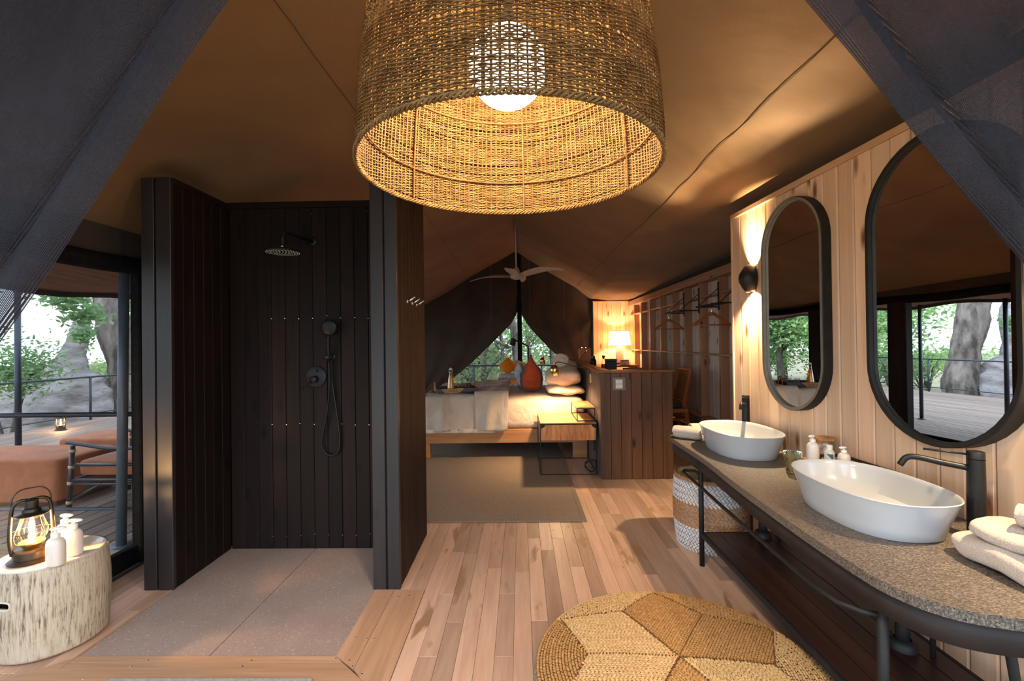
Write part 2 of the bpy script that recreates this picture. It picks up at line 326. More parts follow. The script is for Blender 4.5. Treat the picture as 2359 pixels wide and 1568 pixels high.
    def prism(s, out, z0, z1):
        n = len(out); vs = [(x, y, z0) for x, y in out]+[(x, y, z1) for x, y in out]
        fs = [tuple(range(n-1, -1, -1)), tuple(range(n, 2*n))]+[(i, (i+1) % n, n+(i+1) % n, n+i) for i in range(n)]
        return s.add(vs, fs)
    def quad_strip(s, A, B):
        n = len(A); return s.add(list(A)+list(B), [(i, i+1, n+i+1, n+i) for i in range(n-1)])
    def ball(s, c, r, n=16, m=10, e=1.0):
        rx, ry, rz = r if isinstance(r, (tuple, list)) else (r, r, r)
        def sg(x): return math.copysign(abs(x)**e, x)
        return s.grid(lambda u, v: (c[0]+rx*sg(math.cos(2*pi*u))*max(0, math.sin(pi*v))**e, c[1]+ry*sg(math.sin(2*pi*u))*max(0, math.sin(pi*v))**e, c[2]-rz*sg(math.cos(pi*v))), n, m, True)
    def build(s, name, mat, parent=None, smooth=False, solid=0, uvscale=None, offset=0):
        org = None
        if parent is not None: org = ORG[parent.name]
        else:
            xs = [p[0] for p in s.v]; ys = [p[1] for p in s.v]; zs = [p[2] for p in s.v]
            org = Vector(((min(xs)+max(xs))/2, (min(ys)+max(ys))/2, min(zs)))
        me = bpy.data.meshes.new(name); me.from_pydata([(p[0]-org.x, p[1]-org.y, p[2]-org.z) for p in s.v], [], s.f)
        if s.uv:
            ul = me.uv_layers.new(name='UVMap')
            for lp in me.loops: ul.data[lp.index].uv = s.uv[lp.vertex_index]
        me.materials.append(mat)
        if smooth: me.shade_smooth() if smooth is True else me.shade_smooth()
        o = bpy.data.objects.new(name, me); COL.objects.link(o)
        if smooth == 'auto':
            try: me.set_sharp_from_angle(angle=.7)
            except Exception: pass
        if parent is not None: o.parent = parent; o.location = (0, 0, 0)
        else: o.location = org
        ORG[o.name] = org
        if solid: md = o.modifiers.new('thickness', 'SOLIDIFY'); md.thickness = solid; md.offset = offset
        return o
def T(name, label, cat, loc, group=None):
    o = bpy.data.objects.new(name, None); COL.objects.link(o); o.location = loc; o.empty_display_size = .05
    o['label'] = label; o['category'] = cat
    if group: o['group'] = group
    ORG[o.name] = Vector(loc); return o
def tag(o, label, cat, group=None):
    o['label'] = label; o['category'] = cat
    if group: o['group'] = group
    return o
def ST(o, label=None): o['kind'] = 'structure'; (label and o.__setitem__('label', label)); o['category'] = 'structure'; return o
def STE(name, label, loc=(0, 0, 0)):
    o = bpy.data.objects.new(name, None); COL.objects.link(o); o.location = loc; ORG[o.name] = Vector(loc); o['kind'] = 'structure'; o['label'] = label; o['category'] = name.split('_')[0]; o.empty_display_size = .05; return o
def stuff(o): o['kind'] = 'stuff'; return o
def bx(*a, **k): return MB().box(*a, **k)
def catmull(pts, n=8):
    pts = [Vector(p) for p in pts]; P = [pts[0]*2-pts[1]]+pts+[pts[-1]*2-pts[-2]]; out = []
    for i in range(1, len(P)-2):
        for k in range(n):
            t = k/n; a, b, c, d = P[i-1], P[i], P[i+1], P[i+2]
            out.append(.5*((2*b)+(c-a)*t+(2*a-5*b+4*c-d)*t*t+(3*b-a-3*c+d)*t**3))
    out.append(pts[-1]); return out
def rbox(s, x0, x1, y0, y1, z0, z1, e=.25, n=20, m=12):
    return s.ball(((x0+x1)/2, (y0+y1)/2, (z0+z1)/2), ((x1-x0)/2, (y1-y0)/2, (z1-z0)/2), n, m, e)
def interp(tab, x):
    if x <= tab[0][0]: return tab[0][1]
    for (a, b), (c, d) in zip(tab, tab[1:]):
        if x <= c: return b+(d-b)*(x-a)/(c-a)
    return tab[-1][1]

# ================================================================== STRUCTURE
GY = 10.0
# ---- floor: planks along y
floor = STE('floor', 'light oak plank floor of the tent')
MB().box(-2.75, 2.6, .6, GY+.1, -.08, -.012).build('subfloor', M('subfloor', hexc(70, 48, 34), .9), floor)
PW = .0915
def plank(x0, x1, y0, y1, mat=m_floor): return bx(x0+.0006, x1-.0006, y0+.0006, y1-.0006, -.012, R_(-.0006, .0006), b=.0012).build('plank', mat, floor)
x = -.60
while x < 2.5:
    y = 1.0+R_(0, .7)-.7; lim = 5.6 if x < .9 else 5.2
    while y < lim:
        ln = random.choice((.55, .8, 1.05, 1.3, 1.5)); y1 = min(y+ln, lim)
        if lim-y1 < .25: y1 = lim
        if y1 > 1.2 and not (x > 1.75 and y1 < 3.6): plank(x, x+PW, max(y, 1.0), y1)
        y = y1
    x += PW
x = -.60-PW
while x > -2.2:          # strip behind the shower and near the bottom edge
    if x > -.62-PW*2.1: plank(x, x+PW, 2.82, 4.2); plank(x, x+PW, 4.2, 5.6)
    x -= PW
x = -2.18-PW
while x > -2.72:
    y = 1.0
    while y < 4.4:
        y1 = min(y+random.choice((.8, 1.1, 1.4)), 4.4); plank(x, x+PW, y, y1); y = y1
    x -= PW
mb = MB()
x = -2.7
while x < 2.5:
    if x < .9 or x > 1.6: mb.box(x+.0006, x+PW-.0006, (5.6 if -.8 < x < .9 else (5.2 if x > 0 else (4.4 if x < -2.18 else 3.65)))+.001, GY, -.012, 0)
    else: mb.box(x+.0006, x+PW-.0006, 5.21, GY, -.012, 0)
    x += PW
stuff(mb.build('far_planks', m_floor, floor))
mb = MB(); x = -2.15
while x < -.6: mb.box(x, x+PW-.0012, .7, 1.5, -.012, 0); x += PW
stuff(mb.build('near_planks', m_floor, floor))
# ---- shower pan and its border boards
for x0, x1 in ((-2.17, -1.531), (-1.527, -.905)):
    bx(x0, x1, 2.21, 3.39, -.02, .001, b=.002).build('stone_tile', m_terr, floor)
def poly(pts, z0, z1, mat, name='border_board'): return MB().prism(pts, z0, z1).build(name, mat, floor)
poly([(-.905, 2.21), (-.905, 2.81), (-.79, 2.81), (-.79, 2.125)], -.012, .004, m_border)
poly([(-.788, 2.123), (-.788, 2.81), (-.602, 2.81), (-.602, 1.9), (-.65, 1.96)], -.012, .003, m_border)
poly([(-2.17, 2.21), (-.907, 2.21), (-.86, 2.168), (-2.22, 2.168)], -.012, .004, m_borderx)
poly([(-2.22, 2.166), (-.858, 2.166), (-.70, 2.03), (-2.4, 2.03)], -.012, .003, m_borderx)
poly([(-2.4, 2.028), (-.698, 2.028), (-.604, 1.9), (-.604, 1.5), (-2.4, 1.5)], -.012, .002, m_borderx)
poly([(-2.18, 2.12), (-2.172, 2.12), (-2.172, 3.39), (-2.18, 3.39)], -.012, .006, m_border)
sc_ = MB()
for (x, y) in ((-.87, 2.72), (-.82, 2.72), (-.74, 2.73), (-.68, 2.74), (-.86, 2.35), (-.8, 2.34), (-.76, 2.34), (-.83, 2.18), (-.8, 2.14), (-.9, 2.19), (-1.3, 2.18), (-1.32, 2.14), (-1.4, 2.06), (-1.8, 2.18), (-1.85, 2.14), (-2.0, 2.06), (-.74, 2.09), (-.7, 2.02)):
    sc_.lathe((x, y, .0042), [(.0001, .0008), (.004, .0006), (.0045, 0)], 8)
stuff(sc_.build('screws', m_chrome, floor))
tag(MB().box(-1.87, -.95, 1.45, 2.056, .0, .012, b=.004).build('bath_mat', M('mat_grey', hexc(170, 166, 164), .9, 0, hexc(150, 146, 144), (80, 80, 80), .5)), 'pale grey bath mat lying in front of the shower', 'mat')

# ---- shower enclosure: dark stained tongue-and-groove boards
SH = 2.56
shw = STE('wall_shower', 'dark stained timber shower enclosure', (-1.5, 3.4, 0))
n = 12; wv = (-.915+2.16)/n
for i in range(n):
    x0 = -2.16+i*wv
    bx(x0+.0012, x0+wv-.0012, 3.39+R_(0, .002), 3.42, .0, SH-.03, b=.003).build('board', m_darkwood, shw)
bx(-2.16, -.92, 3.415, 3.44, 0, SH-.02).build('backing', m_void, shw)
bx(-2.16, -.915, 3.372, 3.45, SH-.035, SH+.01, b=.003).build('top_rail', m_darkwood, shw)
for i in range(6):
    y0 = 2.83+i*.0935
    bx(-2.19, -2.162-R_(0, .002), y0+.0012, y0+.0923, 0, SH-.03, b=.003).build('board', m_darkwood, shw)
bx(-2.31, -2.19, 2.84, 3.45, 0, SH-.03).build('core', m_void, shw)
bx(-2.345, -2.15, 2.83, 3.44, SH-.032, SH, b=.003).build('top_rail', m_darkwood, shw)
for i in range(6):
    y0 = 2.83+i*.1
    bx(-2.345, -2.312, y0+.001, y0+.099, 0, SH-.03, b=.003).build('board', m_darkwood, shw)
for x0, x1 in ((-2.345, -2.266), (-2.254, -2.16)): bx(x0, x1, 2.812, 2.842, 0, SH, b=.003).build('post_board', m_postwood, shw)
bx(-2.268, -2.252, 2.822, 2.85, 0, SH-.01).build('post_joint', m_void, shw)
RH = 2.66
for x0, x1 in ((-.918, -.838), (-.829, -.752)): bx(x0, x1, 2.812, 2.842, 0, RH, b=.003).build('post_board', m_postwood, shw)
bx(-.84, -.827, 2.82, 2.85, 0, RH-.01).build('post_joint', m_void, shw)
bx(-.885, -.78, 2.84, 3.63, 0, RH-.02).build('core', m_void, shw)
for i in range(8):
    y0 = 2.845+i*.0985
    bx(-.782, -.753-R_(0, .002), y0+.001, y0+.0972, 0, RH-.02, b=.004).build('board', m_partwood if i < 0 else m_darkwood, shw)
for i in range(6):
    y0 = 2.845+i*.091
    bx(-.915, -.884, y0+.001, y0+.09, 0, RH-.02, b=.003).build('board', m_darkwood, shw)
bx(-.925, -.745, 2.82, 3.64, RH-.02, RH+.01, b=.003).build('top_rail', m_darkwood, shw)
sc_ = MB()
for zz in (.1, .92, 1.71, 2.48):
    for i in range(1, n):
        sc_.t = Matrix.Translation((-2.16+i*wv+R_(-.004, .004), 3.3895, zz+R_(-.012, .012))) @ Matrix.Rotation(pi/2, 4, 'X'); sc_.lathe((0, 0, 0), [(.0001, .0012), (.003, .001), (.0036, -.001)], 7)
stuff(sc_.build('screw', m_chrome, shw))

# ---- vanity wall (turned a little to the room), its own frame: s along the wall, d out of the wall
WA = math.atan(.059); WO = Vector((1.84, 1.8, 0)); WS = Vector((-math.sin(WA), math.cos(WA), 0)); WD = Vector((-math.cos(WA), -math.sin(WA), 0))
WMX = Matrix.Translation(WO) @ Matrix((WS.to_4d(), WD.to_4d(), (0, 0, 1, 0), (0, 0, 0, 1))).transposed()
for i in range(3): WMX[3][i] = 0
WMX = Matrix(((WS.x, WD.x, 0, WO.x), (WS.y, WD.y, 0, WO.y), (0, 0, 1, 0), (0, 0, 0, 1)))
def wp(s, d, z): return WMX @ Vector((s, d, z))
def wall_mb():
    m = MB(); m.t = WMX; return m
VT = 2.51
wr = STE('wall_right', 'pale pine boarded vanity wall with knots')
s = 1.945; i = 0
while s > -1.0:
    w0 = .113
    wall_mb().box(s-w0+.0028, s-.0028, -.02, -R_(0, .002), .0, VT-.035, b=.006).build('board', m_pine, wr); s -= w0; i += 1
wall_mb().box(-1.0, 1.945, -.03, -.016, 0, VT-.04).build('groove_backing', M('groove_wood', hexc(120, 80, 54), .8), wr)
wall_mb().box(-1.0, 1.96, -.09, .012, VT-.038, VT, b=.004).build('top_rail', m_pinetrim, wr)
wall_mb().box(1.945, 1.965, -.09, .006, 0, VT-.038, b=.002).build('end_board', m_pine, wr)
wall_mb().box(-1.0, 1.94, -.088, -.07, 0, VT-.04).build('rear_board', m_pine, wr)

# ---- alcove stud wall, x = 2.48
sw = STE('wall_alcove', 'open stud wall of raw pine behind the desk')
y = 3.3
while y < GY:
    bx(2.48, 2.505, y+.001, y+.139, 0, 2.36, b=.003).build('board', m_studback, sw); y += .14
ys = [4.3, 4.92, 5.52, 6.12, 6.68, 7.2, 7.82, 8.45, 9.05, 9.6]
for y in ys: bx(2.375, 2.48, y-.022, y+.022, 0, 2.26, b=.003).build('stud', m_stud, sw)
bx(2.34, 2.5, 3.3, GY, 2.26, 2.36, b=.004).build('top_beam', m_beam, sw)
for z, dx in ((2.07, .1), (1.325, .1), (.5, .12)):
    for a, b in zip([3.5]+ys, ys+[GY-.02]): bx(2.48-dx, 2.48, a+.023, b-.023, z-.012, z+.012, b=.002).build('shelf_board', m_beam if z > 1 else m_stud, sw)
# ---- end wall of the alcove
ew = STE('wall_back', 'pine boarded end wall lit by the table lamp')
x = 1.585
while x < 2.46:
    bx(x+.0015, x+.0975, GY-.03, GY, 0, 2.36, b=.003).build('board', m_pine, ew); x += .099
bx(1.575, 2.5, GY-.04, GY+.01, 2.355, 2.385, b=.003).build('top_rail', m_pinetrim, ew)
bx(1.56, 2.56, GY+.005, GY+.03, 2.0, 2.9).build('upper_canvas', m_canvasdark, ew)
bx(1.56, 1.584, GY-.05, GY+.01, 0, 2.36, b=.002).build('corner_post', m_postwood, ew)

# ---- headboard partition
PH = 1.19
pt = STE('wall_partition', 'low stained timber partition behind the bed head', (1.2, 5.1, 0))
n = 7; wv = (1.655-.868)/n
for i in range(n): bx(.868+i*wv+.0014, .868+(i+1)*wv-.0014, 5.04+R_(0, .002), 5.065, 0, PH-.03, b=.004).build('board', m_partwood, pt)
bx(.88, 1.65, 5.062, 5.12, 0, PH-.03).build('core', m_void, pt)
y = 5.066
while y < 9.25:
    bx(.868, .89, y+.0015, y+.0885, 0, PH-.03, b=.004).build('board', m_headwood, pt); y += .09
bx(.889, .95, 5.1, 9.25, 0, PH-.03).build('headboard_core', m_partwood, pt)
bx(.855, .985, 5.03, 9.27, PH-.03, PH, b=.004).build('cap_board', m_capwood, pt)
bx(.985, 1.665, 5.03, 5.13, PH-.03, PH, b=.004).build('cap_board', m_capwood, pt)

# ---- canvas roof lofted along y
LPROF = {0: [(-.05, 3.5), (-.55, 3.3), (-1.1, 3.08), (-1.75, 2.84), (-2.36, 2.64), (-2.72, 2.28)],
         1: [(-.07, 3.5), (-.55, 3.24), (-1.1, 2.93), (-1.6, 2.63), (-2.11, 2.34), (-2.72, 2.12)]}
RPROF = {0: [(-.05, 3.5), (.6, 3.1), (1.26, 2.70), (1.5, 2.635), (2.0, 2.60), (2.75, 2.56)],
         1: [(-.07, 3.5), (.55, 3.09), (1.22, 2.69), (1.52, 2.46), (1.9, 2.40), (2.6, 2.40)]}
def roof(prof, name):
    def fn(u, v):
        y = -.1+v*(GY+.15); t = max(0, min(1, (y-3.5)/6.0)); k = u*5; i = min(4, int(k)); f = k-i
        def at(p): return (p[i][0]+(p[i+1][0]-p[i][0])*f, p[i][1]+(p[i+1][1]-p[i][1])*f)
        a = at(prof[0]); b = at(prof[1]); X = a[0]+(b[0]-a[0])*t; Z = a[1]+(b[1]-a[1])*t
        Z += (.012*math.sin(y*2.1+u*5)+.010*math.sin(y*5.3+u*11)*u+.006*math.sin(y*9+u*16))*math.sin(pi*min(1, u*1.02))
        return (X, y, Z)
    return MB().grid(fn, 50, 110)
ce = STE('ceiling', 'sloping beige canvas tent roof')
roof(LPROF, 'l').build('canvas_slope', m_canvas, ce, True, .004, offset=-1)
roof(RPROF, 'r').build('canvas_slope', m_canvas, ce, True, .004, offset=1)
m_seam = M('seam_thread', hexc(84, 64, 42), .9)
for prof, u in ((LPROF, 2), (RPROF, 2)):
    pts = []
    for k in range(40):
        y = .3+k*(GY-.5)/39; t = max(0, min(1, (y-3.5)/6.0)); a = prof[0][u]; b = prof[1][u]
        uu = u/5; Z = a[1]+(b[1]-a[1])*t+(.012*math.sin(y*2.1+uu*5)+.010*math.sin(y*5.3+uu*11)*uu+.006*math.sin(y*9+uu*16))*math.sin(pi*uu)
        pts.append((a[0]+(b[0]-a[0])*t, y, Z-.004))
    MB().tube(pts, .002, 5).build('seam', m_seam, ce)
MB().tube([(-.06, y, 3.49) for y in (-.1, 3, 6, GY+.05)], .012, 8).build('ridge_seam', m_canvas, ce)

# ---- left wall: header, sill, jamb, gauze
wl = STE('wall_left', 'canvas side wall with open gauze windows to the deck', (-2.7, 5, 0))
hd = lambda y: 2.05+.02*math.sin(y*1.7)
MB().grid(lambda u, v: (-2.71+.05*math.sin(pi*v), .4+u*(GY-.4), 2.33-(2.33-hd(.4+u*(GY-.4)))*v), 60, 6).build('header_canvas', m_canvasdark, wl, True, .004)
MB().tube([(-2.68, y, 2.07+.012*math.sin(y*4)) for y in [.4+k*.25 for k in range(39)]], .06, 10).build('rolled_flap', m_void, wl, True)
MB().box(-2.74, -2.68, .4, GY, .0, .13, b=.01).build('sill', m_void, wl)
bx(-2.73, -2.66, 3.17, 3.42, .0, 2.1, b=.01).build('jamb_canvas', m_void, wl)
for y in (6.36, 8.02): bx(-2.76, -2.64, y, y+.3, .0, 2.12, b=.01).build('post', m_darkwood, wl)
bx(-2.76, -2.64, GY-.2, GY, .0, 2.2, b=.01).build('post', m_darkwood, wl)
mb = MB(); A = .8; B_ = 3.17
mb.add([(-2.705, A, .12), (-2.705, B_, .12), (-2.705, B_, 2.08), (-2.705, A, 2.08)], [(0, 1, 2, 3)]); mb.uv = [(0, 0), (B_-A, 0), (B_-A, 2), (0, 2)]
mb.build('gauze_screen', m_screen, wl)

# ---- gable: dark canvas with two swagged curtains, centre pole
def roofz(x, side=1):
    p = RPROF[1] if x > -.07 else LPROF[1]
    if x <= -.07: return interp([(a, b) for a, b in reversed(p)], x)
    return interp(p, x)
wg = STE('wall_gable', 'dark canvas gable end with curtains drawn aside', (0, GY, 0))
EL = [(.0, -2.55), (.58, -1.69), (1.07, -1.07), (1.59, -.52), (1.92, -.19), (2.15, -.055), (2.3, -.05), (4, -.05)]
ER = [(.0, 1.55), (.7, 1.32), (1.09, .93), (1.43, .58), (1.79, .25), (1.91, .16), (2.12, .04), (2.3, .035), (4, .035)]
def curtain(edge, far, sgn, name):
    def fn(u, v):
        xe = interp(edge, 0); zt = 3.5
        # parametrise by x-fraction u (0 far side .. 1 edge) and height v
        z = v*3.46
        e = interp(edge, z); x = far+(e-far)*u
        rz = roofz(x); 
        if z > rz+.02:
            z = rz+.02
        swag = math.exp(-((z-(1.62+.35*(abs(u-.5)*2)**2))/.16)**2)
        k_ = 1 if sgn < 0 else .45
        y = GY+.02-.05*swag-k_*(.03*math.sin(u*23+z*3)*(.3+.7*u)+.02*math.sin(u*9-z*5))
        return (x, y, z)
    return MB().grid(fn, 60, 70).build(name, m_canvasdark, wg, True, .004)
curtain(EL, -2.7, -1, 'curtain'); curtain(ER, 1.58, 1, 'curtain')
bx(-.055, .045, GY+.03, GY+.1, 0, 3.46, b=.008).build('centre_post', m_void, wg)
bx(-2.7, 1.6, GY+.02, GY+.1, 0, .12, b=.01).build('sill', m_void, wg)
MB().add([(-.9, GY+.045, 2.9), (.9, GY+.045, 2.9), (.12, GY+.045, 3.56), (-.25, GY+.045, 3.56)], [(0, 1, 2, 3)]).build('ridge_leak_cover', m_canvasdark, wg, False, .01)  # plate added to block sky light leaking in at the ridge end
mb = MB()
for x, z in ((-.62, 1.95), (.21, 2.05), (.95, 1.98)): mb.tube([(x, GY-.07, roofz(x)-.02), (x+.01, GY-.08, z+.2), (x, GY-.07, z)], .004, 5)
mb.build('tie_cord', m_canvas, wg)
mb = MB(); mb.add([(-2.3, GY+.12, .1), (1.55, GY+.12, .1), (1.55, GY+.12, 2.2), (-2.3, GY+.12, 2.2)], [(0, 1, 2, 3)]); mb.uv = [(0, 0), (3.85, 0), (3.85, 2.1), (0, 2.1)]
mb.build('gauze_screen', m_screen, wg)
# right outer side of the tent (closes the room behind stud and vanity walls)
bx(2.52, 2.56, .4, GY+.1, 0, 2.62).build('outer_canvas', m_canvasdark, sw)

# ---- entrance flaps beside the camera: netting pulled to both sides
def flap(name, label, edge, step, sign):
    """edge: list of points of the free edge from top to bottom; netting runs outwards from it"""
    pts = catmull(edge, 10); m = len(pts); L_ = [0]
    for a, b in zip(pts, pts[1:]): L_.append(L_[-1]+(b-a).length)
    prof = [(0, .0), (.012, -.018), (.04, -.03), (.08, -.03), (.115, -.022), (.135, -.004), (.14, .012), (.15, -.015), (.19, -.035), (.3, -.05), (.45, -.03), (.62, -.06), (.85, -.02), (1.1, -.05), (1.4, 0)]
    mb = MB(); vs = []; uv = []
    for i, p in enumerate(pts):
        tg = (pts[min(i+1, m-1)]-pts[max(i-1, 0)]).normalized(); out = Vector((sign, 0, .0)); out = (out-tg*out.dot(tg)); out.y = 0; out.normalize()
        wid = step[0]+(step[1]-step[0])*i/(m-1)
        for k, (a, dy) in enumerate(prof):
            q = p+out*a*wid; q = q+Vector((0, dy+.006*math.sin(i*.13+k*1.7)+(a*.12), 0))
            vs.append(q); uv.append((a*wid, L_[i]))
    n = len(prof); mb.add(vs, [(i*n+k, i*n+k+1, (i+1)*n+k+1, (i+1)*n+k) for i in range(m-1) for k in range(n-1)]); mb.uv = uv
    o = mb.build(name, m_net, None, True); tag(o, label, 'curtain'); return o
flap('net_curtain', 'dark net door flap swept aside above the lantern stool', [PY(700, -260, 1.25), PY(610, -120, 1.24), PY(525, 0, 1.22), PY(405, 180, 1.2), PY(300, 345, 1.18), PY(180, 520, 1.17), PY(85, 660, 1.16), PY(-10, 800, 1.15), PY(-150, 1010, 1.13)], (1.0, .75), -1)
flap('net_curtain', 'dark net door flap swept aside over the big oval mirror', [PY(1690, -240, 1.2), PY(1780, -110, 1.19), PY(1858, 0, 1.18), PY(1960, 130, 1.17), PY(2070, 270, 1.16), PY(2200, 420, 1.14), PY(2359, 600, 1.12), PY(2500, 760, 1.1)], (1.05, .6), 1)

# ================================================================== BATHROOM
# ---- pendant lamp: woven bell over a glowing globe
PC = Vector((-.022, 1.295, 0))
pend = T('pendant_lamp', 'large woven reed bell pendant lamp with a glowing globe', 'lamp', (PC.x, PC.y, 1.985))
PPROF = [(1.985, .412), (2.05, .412), (2.2, .402), (2.35, .382), (2.47, .358), (2.6, .318), (2.7, .262), (2.78, .18), (2.82, .1), (2.83, .05)]
def prad(z): return interp(PPROF, z)
random.seed(3)
mb = MB(); NS = 150; rows = 185
for r in range(rows):
    z = 1.992+(2.822-1.992)*r/(rows-1); R0 = prad(z); npts = NS*2 if R0 > .2 else NS
    if random.random() < .04: continue
    ph = r % 2; th = R_(.0018, .0024); pts = []
    zz = R_(-.0006, .0006); drift = R_(0, 6)
    for k in range(npts):
        a = 2*pi*k/npts; off = (.0026 if (k//2+ph) % 2 else -.0026) if k % 2 == 0 else 0
        wob = .0012*math.sin(a*7+drift)+.003*math.sin(a*2+r*.01)
        rr = R0+off
        pts.append((PC.x+rr*math.cos(a), PC.y+rr*math.sin(a), z+zz+wob))
    mb.tube(pts, th, 3, closed=True)
stuff(mb.build('weave', m_lampreed, pend))
mb = MB()
for k in range(NS):
    a = 2*pi*k/NS+R_(-.004, .004)
    mb.tube([(PC.x+prad(z)*math.cos(a), PC.y+prad(z)*math.sin(a), z) for z in (1.985, 2.1, 2.25, 2.4, 2.5, 2.6, 2.68, 2.75)], R_(.0022, .0032), 4, caps=False)
stuff(mb.build('stakes', m_lampstake, pend))
mb = MB()
for j in range(3):
    pts = []
    for k in range(480):
        a = 2*pi*k/480; t = a*62+j*2*pi/3
        rr = .413+.005*math.cos(t); pts.append((PC.x+rr*math.cos(a), PC.y+rr*math.sin(a), 1.985+.005*math.sin(t)))
    mb.tube(pts, .0031, 5, closed=True)
mb.build('braided_rim', m_lampreed, pend)
mb = MB()
for zz in (2.09, 2.3, 2.55): mb.tube([(PC.x+(prad(zz)-.008)*math.cos(2*pi*k/60), PC.y+(prad(zz)-.008)*math.sin(2*pi*k/60), zz) for k in range(60)], .003, 6, closed=True)
for k in range(6):
    a = 2*pi*(k+.4)/6; mb.tube([(PC.x+(prad(z)-.008)*math.cos(a), PC.y+(prad(z)-.008)*math.sin(a), z) for z in (1.99, 2.1, 2.25, 2.4, 2.5, 2.6, 2.7, 2.78, 2.82)], .003, 6)
mb.build('wire_frame', m_lampstake, pend)
MB().ball((PC.x-.003, PC.y-.01, 2.27), .108, 32, 20).build('globe', m_globe, pend, True)
MB().tube([(PC.x, PC.y, 2.36), (PC.x, PC.y, 2.45), (PC.x, PC.y, 3.47)], [.03, .012, .006], 10).build('cord', m_matblack, pend)

# ---- shower fittings
hd = T('rain_shower', 'black round rain shower head on a wall arm', 'shower', (-1.52, 3.385, 2.1))
hc = Vector((-1.585, 3.06, 2.135))
mb = MB(); mb.t = Matrix.Translation(hc)
mb.lathe((0, 0, 0), [(.0001, .028), (.02, .027), (.03, .016), (.1, .008), (.113, .004), (.115, -.001), (.112, -.006), (.0001, -.007)], 36)
mb.build('head', m_matblack, hd, 'auto')
mb = MB()
for r, c in ((.02, 6), (.04, 12), (.058, 17), (.075, 22), (.09, 26), (.102, 30)):
    for k in range(c): mb.lathe((hc.x+r*math.cos(2*pi*k/c), hc.y+r*math.sin(2*pi*k/c), hc.z-.0072), [(.0026, 0), (.0022, -.003), (.0001, -.0036)], 6)
stuff(mb.build('nozzles', m_white, hd))
MB().tube([hc+Vector((0, 0, .02)), hc+Vector((0, 0, .1)), hc+Vector((.004, .012, .125)), hc+Vector((.012, .045, .135)), hc+Vector((.06, .325, .135))], .0125, 12).build('arm', m_matblack, hd, True)
mb = MB(); mb.t = Matrix.Translation(hc+Vector((.058, .322, .135))) @ Matrix.Rotation(pi/2, 4, 'X'); mb.lathe((0, 0, 0), [(.0001, .012), (.03, .01), (.034, 0)], 20); mb.build('wall_flange', m_matblack, hd, True)
MB().lathe((hc.x, hc.y, hc.z+.03), [(.015, 0), (.016, .004), (.015, .01)], 14).build('collar', m_chrome, hd)

mx = T('shower_mixer', 'round black shower mixer plate with a lever', 'tap', (-1.515, 3.385, 1.27))
mc = Vector((-1.515, 3.388, 1.27)); RXm = Matrix.Rotation(pi/2, 4, 'X')
mb = MB(); mb.t = Matrix.Translation(mc) @ RXm; mb.lathe((0, 0, 0), [(.0001, .012), (.07, .012), (.077, .009), (.078, 0)], 40); mb.build('plate', m_matblack, mx, 'auto')
mb = MB(); mb.t = Matrix.Translation(mc+Vector((-.006, 0, -.018))) @ RXm; mb.lathe((0, 0, .01), [(.028, 0), (.026, .035), (.02, .04), (.0001, .042)], 24); mb.build('knob', m_matblack, mx, 'auto')
MB().tube([mc+Vector((-.008, -.045, -.024)), mc+Vector((-.06, -.062, -.07)), mc+Vector((-.075, -.065, -.082))], .006, 8).build('lever', m_matblack, mx, True)
mb = MB(); mb.t = Matrix.Translation(mc+Vector((.004, 0, .045))) @ RXm; mb.lathe((0, 0, .01), [(.012, 0), (.012, .018), (.0001, .02)], 16); mb.build('diverter', m_matblack, mx, 'auto')

hs = T('hand_shower', 'black round hand shower with looped hose in its holder', 'shower', (-1.395, 3.385, 1.4))
h0 = Vector((-1.385, 3.32, 1.63))
mb = MB(); mb.t = Matrix.Translation(h0) @ Matrix.Rotation(pi/2+.12, 4, 'X'); mb.lathe((0, 0, 0), [(.0001, .014), (.045, .013), (.058, .006), (.06, -.002), (.05, -.012), (.0001, -.016)], 32); mb.build('head', m_matblack, hs, True)
MB().tube([h0+Vector((-.008, .004, -.05)), h0+Vector((-.014, .012, -.085)), h0+Vector((-.016, .022, -.2)), h0+Vector((-.016, .026, -.235))], [.014, .0125, .012, .013], 14).build('handle', m_matblack, hs, True)
mb = MB(); mb.box(-1.43, -1.385, 3.325, 3.36, 1.395, 1.435, b=.01); mb.t = Matrix.Translation((-1.39, 3.388, 1.415)) @ RXm; mb.lathe((0, 0, 0), [(.026, 0), (.026, .012), (.012, .02), (.012, .05)], 20, cap1=True); mb.build('holder', m_matblack, hs, 'auto')
hp = catmull([(-1.401, 3.346, 1.395), (-1.402, 3.35, 1.2), (-1.425, 3.36, 1.0), (-1.46, 3.365, .85), (-1.47, 3.368, .76), (-1.44, 3.37, .705), (-1.40, 3.37, .692), (-1.355, 3.37, .71), (-1.335, 3.37, .78), (-1.345, 3.37, .92), (-1.37, 3.37, 1.1), (-1.388, 3.37, 1.25), (-1.39, 3.372, 1.40)], 6)
MB().tube(hp, .0075, 8).build('hose', m_matblack, hs, True)
for i, y in enumerate((3.07, 3.21, 3.35)):
    k = T('coat_hook', ('small steel coat hook closest to the shower post edge', 'small steel coat hook between two others on the shower wall', 'small steel coat hook closest to the bedroom rug')[i], 'hook', (-.752, y, 1.79), 'hooks on the shower wall')
    MB().tube([(-.753, y, 1.79), (-.735, y, 1.795), (-.7, y, 1.82)], .006, 8).build('peg', m_chrome, k, True)
    mb = MB(); mb.t = Matrix.Translation((-.753, y, 1.79)) @ Matrix.Rotation(pi/2, 4, 'Y'); mb.lathe((0, 0, 0), [(.014, 0), (.012, .006), (.0001, .007)], 14); mb.build('rosette', m_chrome, k, True)

